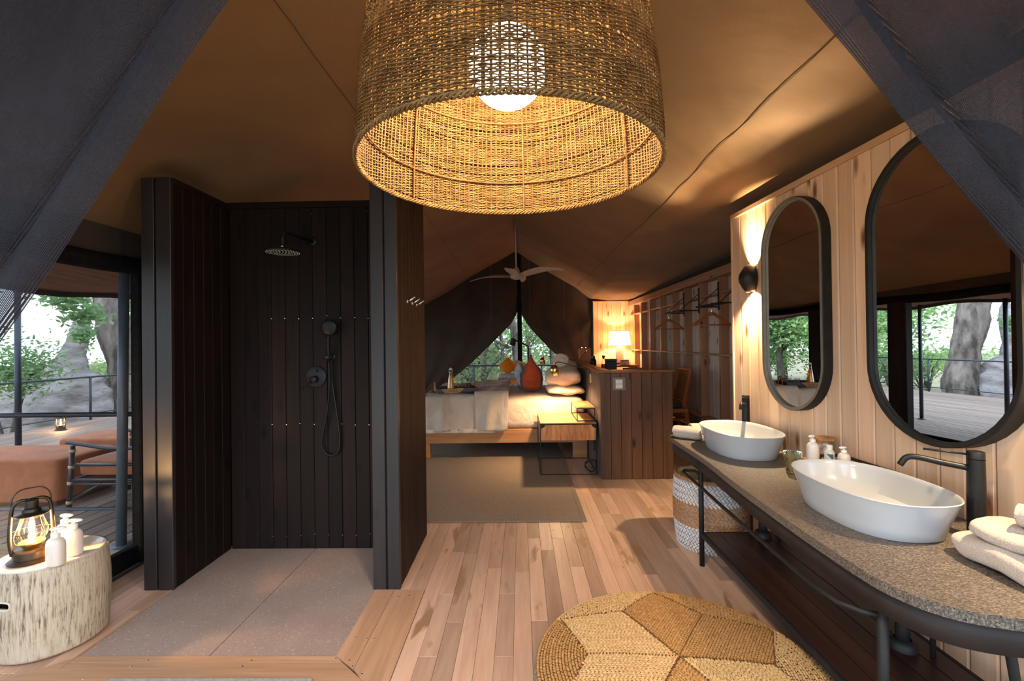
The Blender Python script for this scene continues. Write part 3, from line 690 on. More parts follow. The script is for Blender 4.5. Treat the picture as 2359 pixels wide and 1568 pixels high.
# ---- vanity
CT = .75
van = T('vanity_table', 'long vanity table with granite top on a dark steel frame', 'table', (1.4, 2.4, 0))
out = [(1.715, 3.705), (1.36, 3.735), (1.24, 3.725), (1.185, 3.69), (1.163, 3.62), (1.158, 3.4), (1.155, 2.95), (1.115, 2.4), (1.098, 1.98), (1.094, 1.7), (1.10, 1.5), (1.118, 1.41), (1.15, 1.345), (1.2, 1.295), (1.27, 1.262), (1.36, 1.24), (1.5, 1.222), (1.7, 1.21), (1.868, 1.205)]
def smooth_out(o, n=5): return [(p.x, p.y) for p in catmull([(a, b, 0) for a, b in o], n)]
so = smooth_out(out)
def inset(o, d):
    c = []
    for i, (x, y) in enumerate(o):
        a = Vector(o[max(0, i-1)]); b = Vector(o[min(len(o)-1, i+1)]); t = (b-a).normalized(); c.append((x-t.y*d, y+t.x*d))
    return c
mb = MB(); mb.prism(so, CT-.032, CT-.003); top = mb.build('countertop', m_granite, van)
mb = MB(); mb.prism(inset(so, .003), CT-.004, CT); mb.build('honed_face', m_granite, van)
ai = inset(so, .022); mb = MB()
mb.quad_strip([(x, y, .635) for x, y in ai], [(x, y, CT-.03) for x, y in ai]); mb.build('steel_apron', m_apron, van, True, .006, offset=-1)
mb = MB(); mb.prism(inset(so, .028), .69, .718); mb.build('support_board', m_shelf, van)
for (x, y) in ((1.195, 3.10), (1.165, 1.52), (1.70, 3.10), (1.78, 1.52)): MB().tube([(x, y, 0), (x, y, .71)], .0165, 12).build('leg', m_black, van, True)
MB().tube([(1.195, 3.10, .6), (1.195, 3.2, .602), (1.13, 3.225, .6), (1.112, 3.2, .6), (1.075, 2.3, .6), (1.062, 1.72, .6), (1.075, 1.60, .6), (1.115, 1.545, .6), (1.165, 1.52, .6)], .0095, 10).build('towel_rail', m_black, van, True)
mb = MB(); mb.box(1.185, 1.205, 1.52, 3.1, .195, .225, b=.003); mb.box(1.69, 1.71, 1.52, 3.1, .195, .225, b=.003); mb.box(1.2, 1.7, 3.085, 3.1, .195, .225, b=.003); mb.box(1.2, 1.7, 1.52, 1.535, .195, .225, b=.003)
mb.build('shelf_frame', m_black, van)
for i in range(5): bx(1.206+i*.0968, 1.206+(i+1)*.0968-.003, 1.536, 3.084, .2, .226, b=.002).build('shelf_plank', m_shelf, van)
MB().tube([(1.36, 1.32, .64), (1.5, 1.42, .33), (1.62, 1.5, .05)], .0125, 10).build('brace', m_black, van, True)
bx(1.80, 1.845, 1.24, 1.29, 0, .71, b=.003).build('leg', m_black, van)
for y0 in (3.02, 1.93):
    mb = MB(); X0 = 1.56
    mb.tube([(X0, y0, .69), (X0, y0, .3), (X0, y0, .235)], .026, 14); mb.lathe((X0, y0, .226), [(.05, 0), (.048, .03), (.03, .04)], 18)
    mb.tube([(X0, y0, .43), (X0+.1, y0+.02, .4), (X0+.17, y0+.03, .4)], .02, 12)
    mb.build('drain_pipe', m_black, van, True)
    for dx, dy in ((-.055, .04), (.07, -.06)): MB().tube([(X0+dx, y0+dy, .69), (X0+dx, y0+dy, .226)], .0095, 8).build('supply_pipe', m_black, van, True)

def basin(cx, cy, label):
    b = T('vessel_basin', label, 'basin', (cx, cy, CT))
    ax, ay = .218, .335; mb = MB()
    # outer wall up, over the rim, inner wall down; unit profile (scale, z)
    pr = [(.0001, 0), (.82, 0), (.835, .004), (.865, .04), (.92, .09), (.965, .125), (.992, .147), (1.0, .151), (.992, .154), (.978, .151), (.955, .135), (.9, .085), (.8, .042), (.6, .024), (.25, .017), (.0001, .015)]
    mb.lathe((cx, cy, CT), [(r, z) for r, z in pr], 72, ax, ay, 2.55)
    mb.build('bowl', m_ceram, b, 'auto')
    MB().lathe((cx, cy, CT+.016), [(.03, -.001), (.03, .003), (.024, .005), (.0001, .006)], 24).build('drain', m_chrome, b, True)
    return b
basin(1.462, 1.985, 'white oval vessel basin beneath the big oval mirror')
basin(1.478, 3.15, 'white oval vessel basin beside the rolled towels')
def faucet(x, y, ang, label, top=1.075):
    f = T('basin_tap', label, 'tap', (x, y, CT)); d = Vector((math.cos(ang), math.sin(ang), 0)); p = Vector((x, y, 0))
    MB().lathe((x, y, CT), [(.0001, 0), (.029, 0), (.0285, .02), (.0265, top-CT-.05), (.0262, top-CT-.03)], 28).build('column', m_matblack, f, 'auto')
    MB().lathe((x, y, top-.028), [(.0001, 0), (.0262, 0), (.0262, .024), (.024, .027), (.0001, .028)], 28).build('handle_cap', m_matblack, f, 'auto')
    z = top-.065
    MB().tube(catmull([p+d*.02+Vector((0, 0, z)), p+d*.1+Vector((0, 0, z+.012)), p+d*.165+Vector((0, 0, z+.024)), p+d*.2+Vector((0, 0, z+.02)), p+d*.222+Vector((0, 0, z-.012))], 5), .0115, 12).build('spout', m_matblack, f, True)
    MB().tube([p+d*.02+Vector((0, 0, top-.014)), p+d*.15+Vector((0, 0, top-.006))], .0042, 8).build('lever', m_matblack, f, True)
    return f
faucet(1.695, 1.75, math.radians(152), 'tall black basin tap beside the folded towels')
faucet(1.672, 3.455, math.radians(236), 'tall black basin tap by the wall end near the rolled towels', 1.09)

# ---- mirrors
def mirror(s0, hw, z0, z1, dep, label, rimcol):
    t = T('oval_mirror', label, 'mirror', wp(s0, .0, (z0+z1)/2)); zc0 = z0+hw; zc1 = z1-hw
    def stad(r, n=22):
        o = []
        for k in range(n+1): a = -pi+pi*k/n; o.append((s0+r*math.cos(a), zc0+r*math.sin(a)))
        for k in range(n+1): a = pi*k/n; o.append((s0+r*math.cos(a), zc1+r*math.sin(a)))
        return o
    A = stad(hw); B = stad(hw-.022); B2 = stad(hw-.024)
    def loop(mb, P, d0, Q, d1):
        n = len(P); mb.add([(a, d0, b) for a, b in P]+[(a, d1, b) for a, b in Q], [(i, n+i, n+(i+1) % n, (i+1) % n) for i in range(n)])
    mb = wall_mb(); loop(mb, A, .001, A, dep-.004); loop(mb, A, dep-.004, stad(hw-.004), dep); mb.build('frame', m_frameblk, t, 'auto')
    mb = wall_mb(); loop(mb, stad(hw-.004), dep, B, dep); loop(mb, B, dep, B2, dep-.02); mb.build('rim', rimcol, t, 'auto')
    mb = wall_mb(); mb.add([(a, dep-.021, b) for a, b in B2], [tuple(range(len(B2)))]); mb.add([(a, .002, b) for a, b in A], [tuple(reversed(range(len(A))))]); 
    g = mb.build('glass', m_mirror, t)
    return t
m_rimgrey = M('mirror_rim_grey', hexc(120, 112, 100), .5, 0, hexc(108, 100, 90), (10, 10, 10))
mirror(1.165, .30, 1.05, 2.40, .058, 'narrow-looking oval wall mirror beside the glowing wall light', m_rimgrey)
mirror(.205, .345, 1.035, 2.395, .07, 'big black framed oval mirror reflecting trees and deck', m_frameblk)

# ---- wall lights (the second one is beyond the big mirror)
def sconce(s0, z0, label, fan, pw):
    t = T('wall_light', label, 'lamp', wp(s0, 0, z0))
    # half bell shell: closed front, open top and bottom
    def fn(u, v):
        a = pi*u; q = math.sin(pi*(.06+.88*v)); r = .028+.052*q
        return (s0+.85*r*math.cos(a), .012+1.25*r*math.sin(a), z0-.1+.2*v)
    mb = wall_mb(); mb.grid(fn, 24, 14); mb.build('shade', m_matblack, t, True, .003)
    mb = wall_mb(); mb.box(s0-.035, s0+.035, .0005, .012, z0-.05, z0+.05, b=.003); mb.build('back_plate', m_matblack, t)
    mb = wall_mb(); mb.box(s0-.012, s0+.012, .012, .06, z0-.012, z0+.012, b=.003); mb.build('bracket', m_matblack, t)
    L0 = wp(s0, .045, z0+.06); c = (1, .74, .42)
    up = (WD*-.85+Vector((0, 0, 1)))
    lamp('SPOT', 'bulb_up', wp(s0, .04, z0+.105), pw*4.2, c, .018, up, math.radians(96), .9, t)
    lamp('SPOT', 'bulb_down', wp(s0, .04, z0-.105), pw*2.3, c, .018, WD*-.3+Vector((0, 0, -1)), math.radians(125), .7, t)
    for dy in fan:
        d = WD*.74+WS*dy+Vector((0, 0, 1))
        lamp('SPOT', 'roof_strip_spot', wp(s0, .06, z0+.112), pw*.58*(1+dy*dy*.6), c, .02, d, math.radians(28), 1.0, t)  # added spots, fanned to lay a bright strip along the roof canvas
    return t
sconce(1.645, 1.955, 'black half-bell wall light glowing beside the narrower mirror', (.7, .5, .3, .08, -.15, -.4, -.7, -1.0, -1.35, -1.75, -2.2), 26)
sconce(-.38, 1.955, 'black half-bell wall light past the big oval mirror', (), 20)

# ---- things on the counter
def pump_bottle(x, y, z, h, r, label, ang=0, group=None, ex=2, sx=1, sy=1, txt=None):
    t = T('pump_bottle', label, 'bottle', (x, y, z), group)
    MB().lathe((x, y, z), [(.0001, 0), (r*.94, 0), (r, .006), (r, h*.52), (r*.93, h*.6), (r*.72, h*.67), (r*.4, h*.7), (r*.38, h*.72)], 28, sx, sy, ex).build('bottle', m_plastic, t, 'auto')
    MB().lathe((x, y, z+h*.705), [(r*.46, 0), (r*.47, h*.1), (r*.42, h*.115), (r*.18, h*.12), (r*.17, h*.2)], 20).build('collar', m_pump, t, 'auto')
    d = Vector((math.cos(ang), math.sin(ang), 0)); p = Vector((x, y, z+h*.93))
    mb = MB(); mb.t = Matrix.Translation(p) @ Matrix.Rotation(ang, 4, 'Z')
    mb.ball((r*.25, 0, 0), (r*.85, r*.38, h*.055), 18, 8); mb.build('pump_head', m_pump, t, True)
    if txt:
        mb = MB(); pa = txt
        for k in range(9): a0 = pa+.03*0; mb.quad_strip([(x+sx*(r+.0006)*math.cos(pa+q*.05), y+sy*(r+.0006)*math.sin(pa+q*.05), z+h*(.12+.028*k)) for q in (0, 1, 2)], [(x+sx*(r+.0006)*math.cos(pa+q*.05), y+sy*(r+.0006)*math.sin(pa+q*.05), z+h*(.135+.028*k)) for q in (0, 1, 2)])
        mb.build('label_print', M('label_rose', hexc(190, 130, 120), .6), t)
    return t
# riser with the terrazzo tray
ri = T('slatted_riser', 'low slatted bamboo riser holding the toiletries', 'riser', (1.69, 2.46, CT))
for k in range(9): mb = MB(); mb.t = Matrix.Translation((1.69, 2.46, 0)) @ Matrix.Rotation(WA, 4, 'Z'); mb.box(-.105, .105, -.2+k*.0445, -.2+k*.0445+.036, CT+.07, CT+.082, b=.002); mb.build('slat', m_bamboo, ri)
for yy in (-.17, .16): mb = MB(); mb.t = Matrix.Translation((1.69, 2.46, 0)) @ Matrix.Rotation(WA, 4, 'Z'); mb.box(-.1, .1, yy-.01, yy+.01, CT, CT+.0695, b=.002); mb.build('foot', m_bamboo, ri)
RZ = CT+.0822
pump_bottle(1.60, 2.56, RZ, .145, .03, 'frosted pump bottle by the faceted tumbler', 3.6)
pump_bottle(1.655, 2.395, RZ, .118, .028, 'short frosted pump bottle behind the basin rim', 3.4)
j = T('storage_jar', 'glass storage jar with a wooden lid and cotton inside', 'jar', (1.705, 2.62, RZ))
MB().lathe((1.705, 2.62, RZ), [(.0001, .001), (.045, .001), (.049, .006), (.049, .1), (.046, .1), (.046, .008), (.0001, .006)], 32).build('glass', m_glass, j, True)
MB().lathe((1.705, 2.62, RZ+.1), [(.0001, 0), (.05, 0), (.053, .004), (.053, .012), (.049, .017), (.0001, .018)], 32).build('lid', m_bamboo, j, 'auto')
for k in range(5): MB().ball((1.705+R_(-.018, .018), 2.62+R_(-.018, .018), RZ+.03+.012*k), (.018, .018, .014), 10, 6).build('cotton_ball', m_pump, j, True)
sb = T('toiletry_bottle', 'little white bottle with a teal label and flip cap', 'bottle', (1.645, 2.49, RZ))
MB().lathe((1.645, 2.49, RZ), [(.0001, 0), (.022, 0), (.023, .004), (.023, .062), (.018, .074), (.012, .078)], 24, 1, 1.15).build('bottle', m_plastic, sb, 'auto')
MB().lathe((1.645, 2.49, RZ+.077), [(.0145, 0), (.0145, .022), (.012, .0245), (.0001, .025)], 20).build('cap', m_pump, sb, 'auto')
def wrap(x, y, z0, r, sy, a0, a1, f0, f1, mat, par, nm):
    n = 10; A = []; B = []
    for k in range(n+1):
        t = k/n; a = a0+(a1-a0)*t; A.append((x+r*math.cos(a), y+r*sy*math.sin(a), z0+f0(t))); B.append((x+r*math.cos(a), y+r*sy*math.sin(a), z0+f1(t)))
    return MB().quad_strip(A, B).build(nm, mat, par, True)
m_teal = M('teal_print', hexc(30, 120, 124), .5); m_sky = M('pale_blue_print', hexc(150, 206, 226), .5)
wrap(1.645, 2.49, RZ, .0235, 1.15, 3.5, 4.7, lambda t: .056-.03*t, lambda t: .058, m_teal, sb, 'teal_label')
wrap(1.645, 2.49, RZ, .0235, 1.15, 3.5, 4.7, lambda t: .008, lambda t: .022-.008*t, m_sky, sb, 'blue_label')
ty = T('terrazzo_tray', 'pink terrazzo tray with a dark raised edge against the wall', 'tray', wp(.66, .06, RZ))
mb = wall_mb(); mb.box(.45, .80, .014, .13, RZ+.0, RZ+.012, b=.003); mb.build('base', SPECK('terrazzo', hexc(226, 196, 172), [hexc(232, 206, 184), hexc(236, 212, 192), hexc(96, 72, 60)], 60, 34, .4), ty)
mb = wall_mb(); mb.box(.45, .80, .006, .013, RZ, RZ+.026, b=.002); mb.build('rear_edge', m_shelf, ty)
mb = wall_mb(); mb.box(.801, .808, .006, .13, RZ, RZ+.026, b=.002); mb.build('side_edge', m_shelf, ty)
tm = T('glass_tumbler', 'smoked faceted glass tumbler between the basins', 'glass', (1.525, 2.62, CT))
def facet(u, v):
    a = 2*pi*u; r = (.033+.014*v)*(1+.045*math.cos(10*a+v*9)*math.cos(v*22)); return (1.525+r*math.cos(a), 2.62+r*math.sin(a), CT+.001+.118*v)
mb = MB(); mb.grid(facet, 80, 24, True); mb.grid(lambda u, v: (1.525+(.0425-.012*v)*math.cos(-2*pi*u), 2.62+(.0425-.012*v)*math.sin(-2*pi*u), CT+.119-.108*v), 80, 6, True)
n0 = len(mb.v); mb.lathe((1.525, 2.62, CT), [(.0325, .001), (.0001, .001)], 80); mb.lathe((1.525, 2.62, CT), [(.0001, .011), (.0305, .011)], 80)
mb.build('tumbler', m_smoke, tm, True)

# ---- towels
def roll(c, ax, ln, r, mat, par, nm='roll', seed=0):
    """rolled towel: spiral section swept along ax"""
    ax = Vector(ax).normalized(); up = Vector((0, 0, 1)); sd = ax.cross(up).normalized(); n = 60
    def fn(u, v):
        rr = r*(1-.12*(abs(v-.5)*2)**6+.02*math.sin(9*u+seed)+.02*math.sin(v*14+u*5)); a = 2*pi*u; b = ax*((v-.5)*ln)
        p = Vector(c)+b+sd*math.cos(a)*rr*1.12+up*(math.sin(a)*rr*.9); return tuple(p)
    mb = MB(); mb.grid(fn, 32, 14, True)
    for e in (-.5, .5):
        pts = []
        for k in range(50):
            t = k/49; a = t*2*pi*2.6; rr = r*.93*(1-.86*t); pts.append(Vector(c)+ax*(e*ln*(1-.01*t))+sd*math.cos(a)*rr*1.1+up*math.sin(a)*rr*.88)
        mb.tube(pts, r*.13, 6)
        ctr = Vector(c)+ax*(e*ln*.985); ring = [tuple(ctr+sd*math.cos(2*pi*k/24)*r*1.0+up*math.sin(2*pi*k/24)*r*.82) for k in range(24)]; mb.add(ring, [tuple(range(24)) if e > 0 else tuple(reversed(range(24)))])
    o = mb.build(nm, mat, par, True); return o
t1 = T('rolled_towel', 'white rolled hand towel lying at the counter end', 'towel', (1.28, 3.555, CT)); roll((1.28, 3.555, CT+.048), (.75, -.6, 0), .2, .052, m_towel, t1)
t2 = T('rolled_towel', 'white rolled hand towel behind the basin, against the first roll', 'towel', (1.42, 3.64, CT)); roll((1.45, 3.665, CT+.051), (.99, -.02, 0), .22, .054, m_towel, t2, seed=3)
t3 = T('folded_towel', 'thick folded cream towel beside the tall black tap', 'towel', (1.6, 1.45, CT))
def fold(c, hx, hy, h, rot, par, nm, seed, fx=3.2, tilt=0):
    def fn(u, v):
        a = 2*pi*u; q = pi*v; e = .42; sg = lambda x, k: math.copysign(abs(x)**k, x)
        x = hx*sg(math.cos(a), e)*max(0, math.sin(q))**.35; y = hy*sg(math.sin(a), e)*max(0, math.sin(q))**.35; z = -h*sg(math.cos(q), .7)
        z += .006*math.sin(x*30+seed)+.005*math.sin(y*26+seed*2)+tilt*x; x += .006*math.sin(z*90+seed); return tuple(Vector(c)+Matrix.Rotation(rot, 3, 'Z') @ Vector((x, y, z)))
    return MB().grid(fn, 48, 22, True).build(nm, m_towel, par, True)
fold((1.60, 1.47, CT+.048), .185, .125, .04, 1.55, t3, 'lower_fold', 1)
fold((1.60, 1.46, CT+.112), .15, .1, .024, 1.7, t3, 'upper_fold', 4)
t4 = T('rolled_towel', 'white rolled towel on top of the folded cream towel', 'towel', (1.64, 1.42, CT+.137)); roll((1.645, 1.42, CT+.178), (.5, -.86, 0), .2, .042, m_towel, t4, seed=5)

# ---- laundry basket
bc = Vector((1.40, 3.455, 0)); bk = T('laundry_basket', 'tall round rush basket with white and brown bands', 'basket', bc)
def brad(z): return .232+.022*math.sin(pi*min(1, z/.52)*.9)
def stitches(z0, z1, mat, nm):
    mb = MB(); dz = .0215; z = z0
    while z < z1-.005:
        rr = brad(z); c = 58; sl = .5 if int(round(z/dz)) % 2 else -.5
        for k in range(c):
            a = 2*pi*(k+(.5 if int(round(z/dz)) % 2 else 0))/c; ln = 2*pi/c*.95; e = Vector((math.cos(a), math.sin(a), 0)); tg = Vector((-math.sin(a), math.cos(a), 0))
            p = bc+e*(rr+.003)+Vector((0, 0, z+dz/2)); ax = (tg*rr*ln*.62+Vector((0, 0, dz*sl*.9))); up = Vector((0, 0, 1))*dz*.6
            q = [p-ax, p+up*.9-ax*.15+e*.004, p+ax, p-up*.9+ax*.15+e*.004, p+e*.011, p-e*.004]
            mb.add(q, [(0, 3, 4), (3, 2, 4), (2, 1, 4), (1, 0, 4)])
        z += dz
    return stuff(mb.build(nm, mat, bk, True))
mb = MB(); mb.lathe(bc, [(.0001, .004)]+[(brad(z)-.001, z) for z in (.004, .1, .2, .3, .4, .5)]+[(brad(.5)-.012, .502)]+[(brad(z)-.013, z) for z in (.4, .2, .02)]+[(.0001, .02)], 48); mb.build('inner_wall', M('rush_core', hexc(186, 172, 160), .9), bk, True)
stitches(0.002, .175, m_bwhite, 'white_band'); stitches(.176, .335, m_bbrown, 'brown_band'); stitches(.336, .49, m_bwhite, 'white_band')
MB().tube([(bc.x+brad(.5)*math.cos(2*pi*k/60), bc.y+brad(.5)*math.sin(2*pi*k/60), .505+.004*math.sin(k*2.6)) for k in range(60)], .011, 7, closed=True).build('rim', m_bbrown, bk, True)
MB().grid(lambda u, v: (bc.x+(brad(.5)-.014-.02*v)*math.cos(2*pi*u*.7+1.3), bc.y+(brad(.5)-.014-.02*v)*math.sin(2*pi*u*.7+1.3), .512-.2*v), 30, 6).build('cloth_liner', m_cream, bk, True, .003)

# ---- low round pouf with a six pointed star
pc = Vector((.655, 1.965, 0)); PR = .60; PHH = .165
pf = T('star_pouf', 'low round woven pouf with a six pointed star pattern', 'pouf', pc)
def ptop(r): return PHH*(1-.30*(min(r, PR)/PR)**3.2)
ang0 = math.radians(85)
def pol(r, a): return Vector((r*math.cos(a), r*math.sin(a), 0))
tips = [pol(.575, ang0+k*pi/3) for k in range(6)]; hexv = [pol(.385, ang0+pi/6+k*pi/3) for k in range(6)]
def stitch(mb, p, d, ln, wd, th):
    r = math.hypot(p.x, p.y); z = ptop(r); dz = (ptop(min(PR, (p+d*.01).length))-z)/.01
    d3 = Vector((d.x, d.y, dz)).normalized(); e = Vector((-d.y, d.x, 0)).normalized(); up = Vector((0, 0, 1)); q = pc+Vector((p.x, p.y, z))
    mb.add([q-d3*ln, q+e*wd, q+d3*ln, q-e*wd, q+up*th], [(0, 3, 4), (3, 2, 4), (2, 1, 4), (1, 0, 4)])
def inside(p, P):
    s = None
    for a, b in zip(P, P[1:]+P[:1]):
        c = (b.x-a.x)*(p.y-a.y)-(b.y-a.y)*(p.x-a.x)
        if s is None: s = c > 0
        elif (c > 0) != s: return False
    return True
rhombi = []
for k in range(6):
    Pg = [Vector((0, 0, 0)), hexv[k-1], tips[k], hexv[k]]; rhombi.append(Pg)
    e1 = (hexv[k-1]).normalized(); e2 = (hexv[k]).normalized(); mb = MB(); st = .0135; d = (e1 if k % 2 else e2); o2 = (e2 if k % 2 else e1)
    a = .006
    while a < .62:
        b = .006+R_(0, .01)
        while b < .62:
            p = d*a+o2*b
            if p.length < .58 and inside(p, Pg):
                rr = Matrix.Rotation(R_(.2, .5)*(1 if int(a/st) % 2 else -1), 3, 'Z') @ o2
                stitch(mb, p, rr, .0125, .0068, R_(.005, .0075))
            b += .0165
        a += st
    stuff(mb.build('star_point', m_jute2 if k in (0, 3) else (m_jute if k in (1, 2, 4) else m_jute2), pf, True))
for k in range(6):
    mb = MB(); r = .30
    while r < PR+.004:
        c = int(2*pi*r/.0165)
        for q in range(c):
            a = 2*pi*(q+R_(-.2, .2))/c; da = (a-(ang0+pi/6+k*pi/3)+pi) % (2*pi)-pi
            if abs(da) > pi/6: continue
            p = pol(min(r, PR-.001), a)
            if any(inside(p, P) for P in rhombi): continue
            tg = pol(1, a+pi/2); tg = Matrix.Rotation(R_(.2, .5)*(1 if int(r/.0135) % 2 else -1), 3, 'Z') @ tg
            stitch(mb, p, tg, .0125, .0068, R_(.005, .0075))
        r += .0135
    stuff(mb.build('rim_segment', (m_jute, m_jute2)[k % 2], pf, True))
mb = MB(); mb.lathe(pc, [(PR*t, ptop(PR*t)-.002) for t in (.0001, .2, .4, .6, .75, .88, .96, 1.0)]+[(PR+.008, .08), (PR-.005, .03), (PR-.05, .001), (.0001, .001)], 72); mb.build('body', m_jutebase, pf, True)
for k in range(6): MB().tube([(pc.x+(PR+.004+.006*math.sin(pi*k/5))*math.cos(2*pi*q/90), pc.y+(PR+.004+.006*math.sin(pi*k/5))*math.sin(2*pi*q/90), .014+k*.0165+.002*math.sin(q*1.9)) for q in range(90)], .0092, 6, closed=True).build('side_coil', m_jutegrey, pf, True)
mb = MB()
for k in range(6):
    for tgt in (hexv[k],):
        for j in range(1, 28):
            p = tgt*(j/28); stitch(mb, p, (Matrix.Rotation(.9, 3, 'Z') @ tgt.normalized()), .010, .004, .0095)
    for tgt, src in ((tips[k], hexv[k]), (tips[k], hexv[k-1])):
        for j in range(0, 18):
            p = src+(tgt-src)*(j/18); stitch(mb, p, (Matrix.Rotation(.9, 3, 'Z') @ (tgt-src).normalized()), .010, .004, .0095)
stuff(mb.build('seam_stitches', m_jutebase, pf, True))

# ---- white drum stool, lantern and bottles
def STOOLMAT():
    m, nt, bs = nodes('crackled_ceramic'); bs.inputs['Roughness'].default_value = .4
    v = coords(nt, (95, 95, 7), False); f = noise_tex(nt, v, 1, 5, .75, .2); g = noise_tex(nt, coords(nt, (3, 3, 6), False), 1.1, 3)
    mx_ = nd(nt, 'ShaderNodeMath', operation='MULTIPLY_ADD'); mx_.inputs[1].default_value = .35; L(nt, g, mx_.inputs[0]); L(nt, f, mx_.inputs[2])
    L(nt, ramp(nt, mx_.outputs[0], [(.52, hexc(104, 86, 68)), (.66, hexc(190, 172, 148)), (.82, hexc(206, 190, 168))]), bs.inputs['Base Color']); bump_to(nt, bs, f, .8, .006); return m
so_c = Vector((-2.438, 2.352, 0)); stl = T('drum_stool', 'white crackled ceramic drum stool with a hand hole', 'stool', so_c)
SR = .23; a_h = math.atan2(2.13-2.352, -2.485+2.452)
def drum(u, v):
    a = a_h+.0001+2*pi*u; z = .004+.436*v; r = SR-.012+.012*math.sin(pi*v); 
    if v < .03: r -= .012
    return (so_c.x+r*math.cos(a), so_c.y+r*math.sin(a), z)
mb = MB(); nu, nv = 96, 30; mb.grid(drum, nu, nv, True)
def inhole(f):
    c = sum((Vector(mb.v[i]) for i in f), Vector())/len(f); da = (math.atan2(c.y-so_c.y, c.x-so_c.x)-a_h+pi) % (2*pi)-pi
    return (abs(da)*SR/.058)**4+((c.z-.292)/.0185)**4 < 1
mb.f = [f for f in mb.f if not inhole(f)]
mb.build('drum_wall', STOOLMAT(), stl, True, .012, offset=-1)
MB().lathe(so_c, [(SR-.012, .438), (SR-.016, .447), (SR-.03, .45), (.0001, .452)], 64).build('glazed_top', M('white_glaze', hexc(200, 188, 176), .14, 0, hexc(194, 182, 170), (4, 4, 4), coat=.3), stl, True)
mb = MB(); e = pol(1, a_h); tgv = pol(1, a_h+pi/2); rim = []
for k in range(40):
    a = 2*pi*k/40; ca, sa = math.cos(a), math.sin(a); du = .06*math.copysign(abs(ca)**.45, ca); dzz = .0195*math.copysign(abs(sa)**.6, sa); aa = a_h+du/SR
    rim.append((so_c.x+(SR-.003)*math.cos(aa), so_c.y+(SR-.003)*math.sin(aa), .292+dzz))
mb.tube(rim, .005, 6, closed=True); mb.build('hole_rim', M('glaze_rim', hexc(214, 204, 190), .4), stl, True)

def lantern(name, label, c, k, power, ang):
    t = T(name, label, 'lantern', c); c = Vector(c); RZt = Matrix.Rotation(ang, 4, 'Z'); X4 = Matrix.Translation(c) @ RZt @ Matrix.Scale(k, 4)
    def nb(): m = MB(); m.t = X4; return m
    nb().lathe((0, 0, 0), [(.0001, .001), (.088, .001), (.09, .006), (.082, .014), (.07, .018), (.07, .052), (.064, .058), (.03, .062), (.0001, .062)], 32).build('fuel_tank', m_iron, t, 'auto')
    nb().lathe((0, 0, .062), [(.03, 0), (.036, .01), (.046, .02), (.05, .03), (.046, .034), (.02, .036)], 28).build('burner', m_brass if k > .9 else m_iron, t, True)
    nb().lathe((0, 0, .095), [(.042, 0), (.055, .02), (.061, .045), (.055, .075), (.044, .105), (.037, .13), (.0355, .13), (.0425, .105), (.0535, .075), (.0595, .045), (.0535, .02), (.0405, 0)], 32).build('globe_glass', m_glass, t, True)
    nb().lathe((0, 0, .225), [(.062, .0), (.064, .004), (.045, .012), (.036, .016), (.034, .03), (.026, .036), (.026, .07), (.03, .074), (.012, .082), (.0001, .083)], 28).build('hood', m_iron, t, 'auto')
    for s_ in (-1, 1): nb().tube(catmull([(s_*.068, 0, .04), (s_*.076, 0, .12), (s_*.07, 0, .24), (s_*.06, 0, .285), (s_*.038, 0, .3), (s_*.012, 0, .3)], 5), .008, 8).build('side_tube', m_iron, t, True)
    nb().tube(catmull([(-.07, 0, .25), (-.066, .004, .315), (-.04, .006, .35), (.0, .006, .355), (.04, .006, .35), (.066, .004, .315), (.07, 0, .25)], 6), .0032, 6).build('bail_handle', m_iron, t, True)
    m = nb()
    for a in (.6, 2.2, 3.7, 5.3): m.tube(catmull([(.045*math.cos(a), .045*math.sin(a), .225), (.06*math.cos(a), .06*math.sin(a), .18), (.075*math.cos(a), .075*math.sin(a), .14), (.07*math.cos(a), .07*math.sin(a), .105), (.05*math.cos(a), .05*math.sin(a), .09)], 4), .0016, 5)
    m.tube([(.074*math.cos(2*pi*q/30), .074*math.sin(2*pi*q/30), .145) for q in range(30)], .0016, 5, closed=True)
    m.build('wire_guard', m_brass, t)
    nb().lathe((0, 0, .1), [(.0001, 0), (.012, .008), (.014, .02), (.009, .035), (.003, .05), (.0001, .055)], 14).build('flame', m_flame, t, True)
    lamp('POINT', 'flame_light', X4 @ Vector((0, 0, .16)), power, (1, .55, .2), .012, parent=t)
    return t
lantern('hurricane_lantern', 'lit iron hurricane lantern on the white drum stool', (-2.45, 2.26, .4525), 1.0, 13, .9)
b1 = PZ(129, 1299, .4525); b2 = PZ(170, 1276, .4525); b3 = PZ(150, 1262, .4525)
pump_bottle(b1.x, b1.y, .4525, .185, .038, 'white pump bottle at the front of the three on the drum stool', .5, None, 2.6, 1, .8, -1.35)
pump_bottle(b2.x, b2.y, .4525, .185, .038, 'white pump bottle with its pump turned, right behind the front one', .2, None, 2.6, 1, .8, -.9)
pump_bottle(b3.x, b3.y, .4525, .185, .038, 'white pump bottle standing furthest from the lantern on the stool', .1, None, 2.6, 1, .8)

# ================================================================== BEDROOM
# ---- rug
rg = T('area_rug', 'large flat brown sisal rug under the bed', 'rug', (-.4, 5.6, 0))
MB().box(-1.66, .50, 3.905, 8.3, .001, .011, b=.003).build('pile', m_rug, rg)
for a in ((-1.7, .54, 3.86, 3.905), (-1.7, .54, 8.3, 8.345), (-1.7, -1.66, 3.905, 8.3), (.50, .54, 3.905, 8.3)): bx(*a, .001, .0125, b=.003).build('binding', m_rugedge, rg)

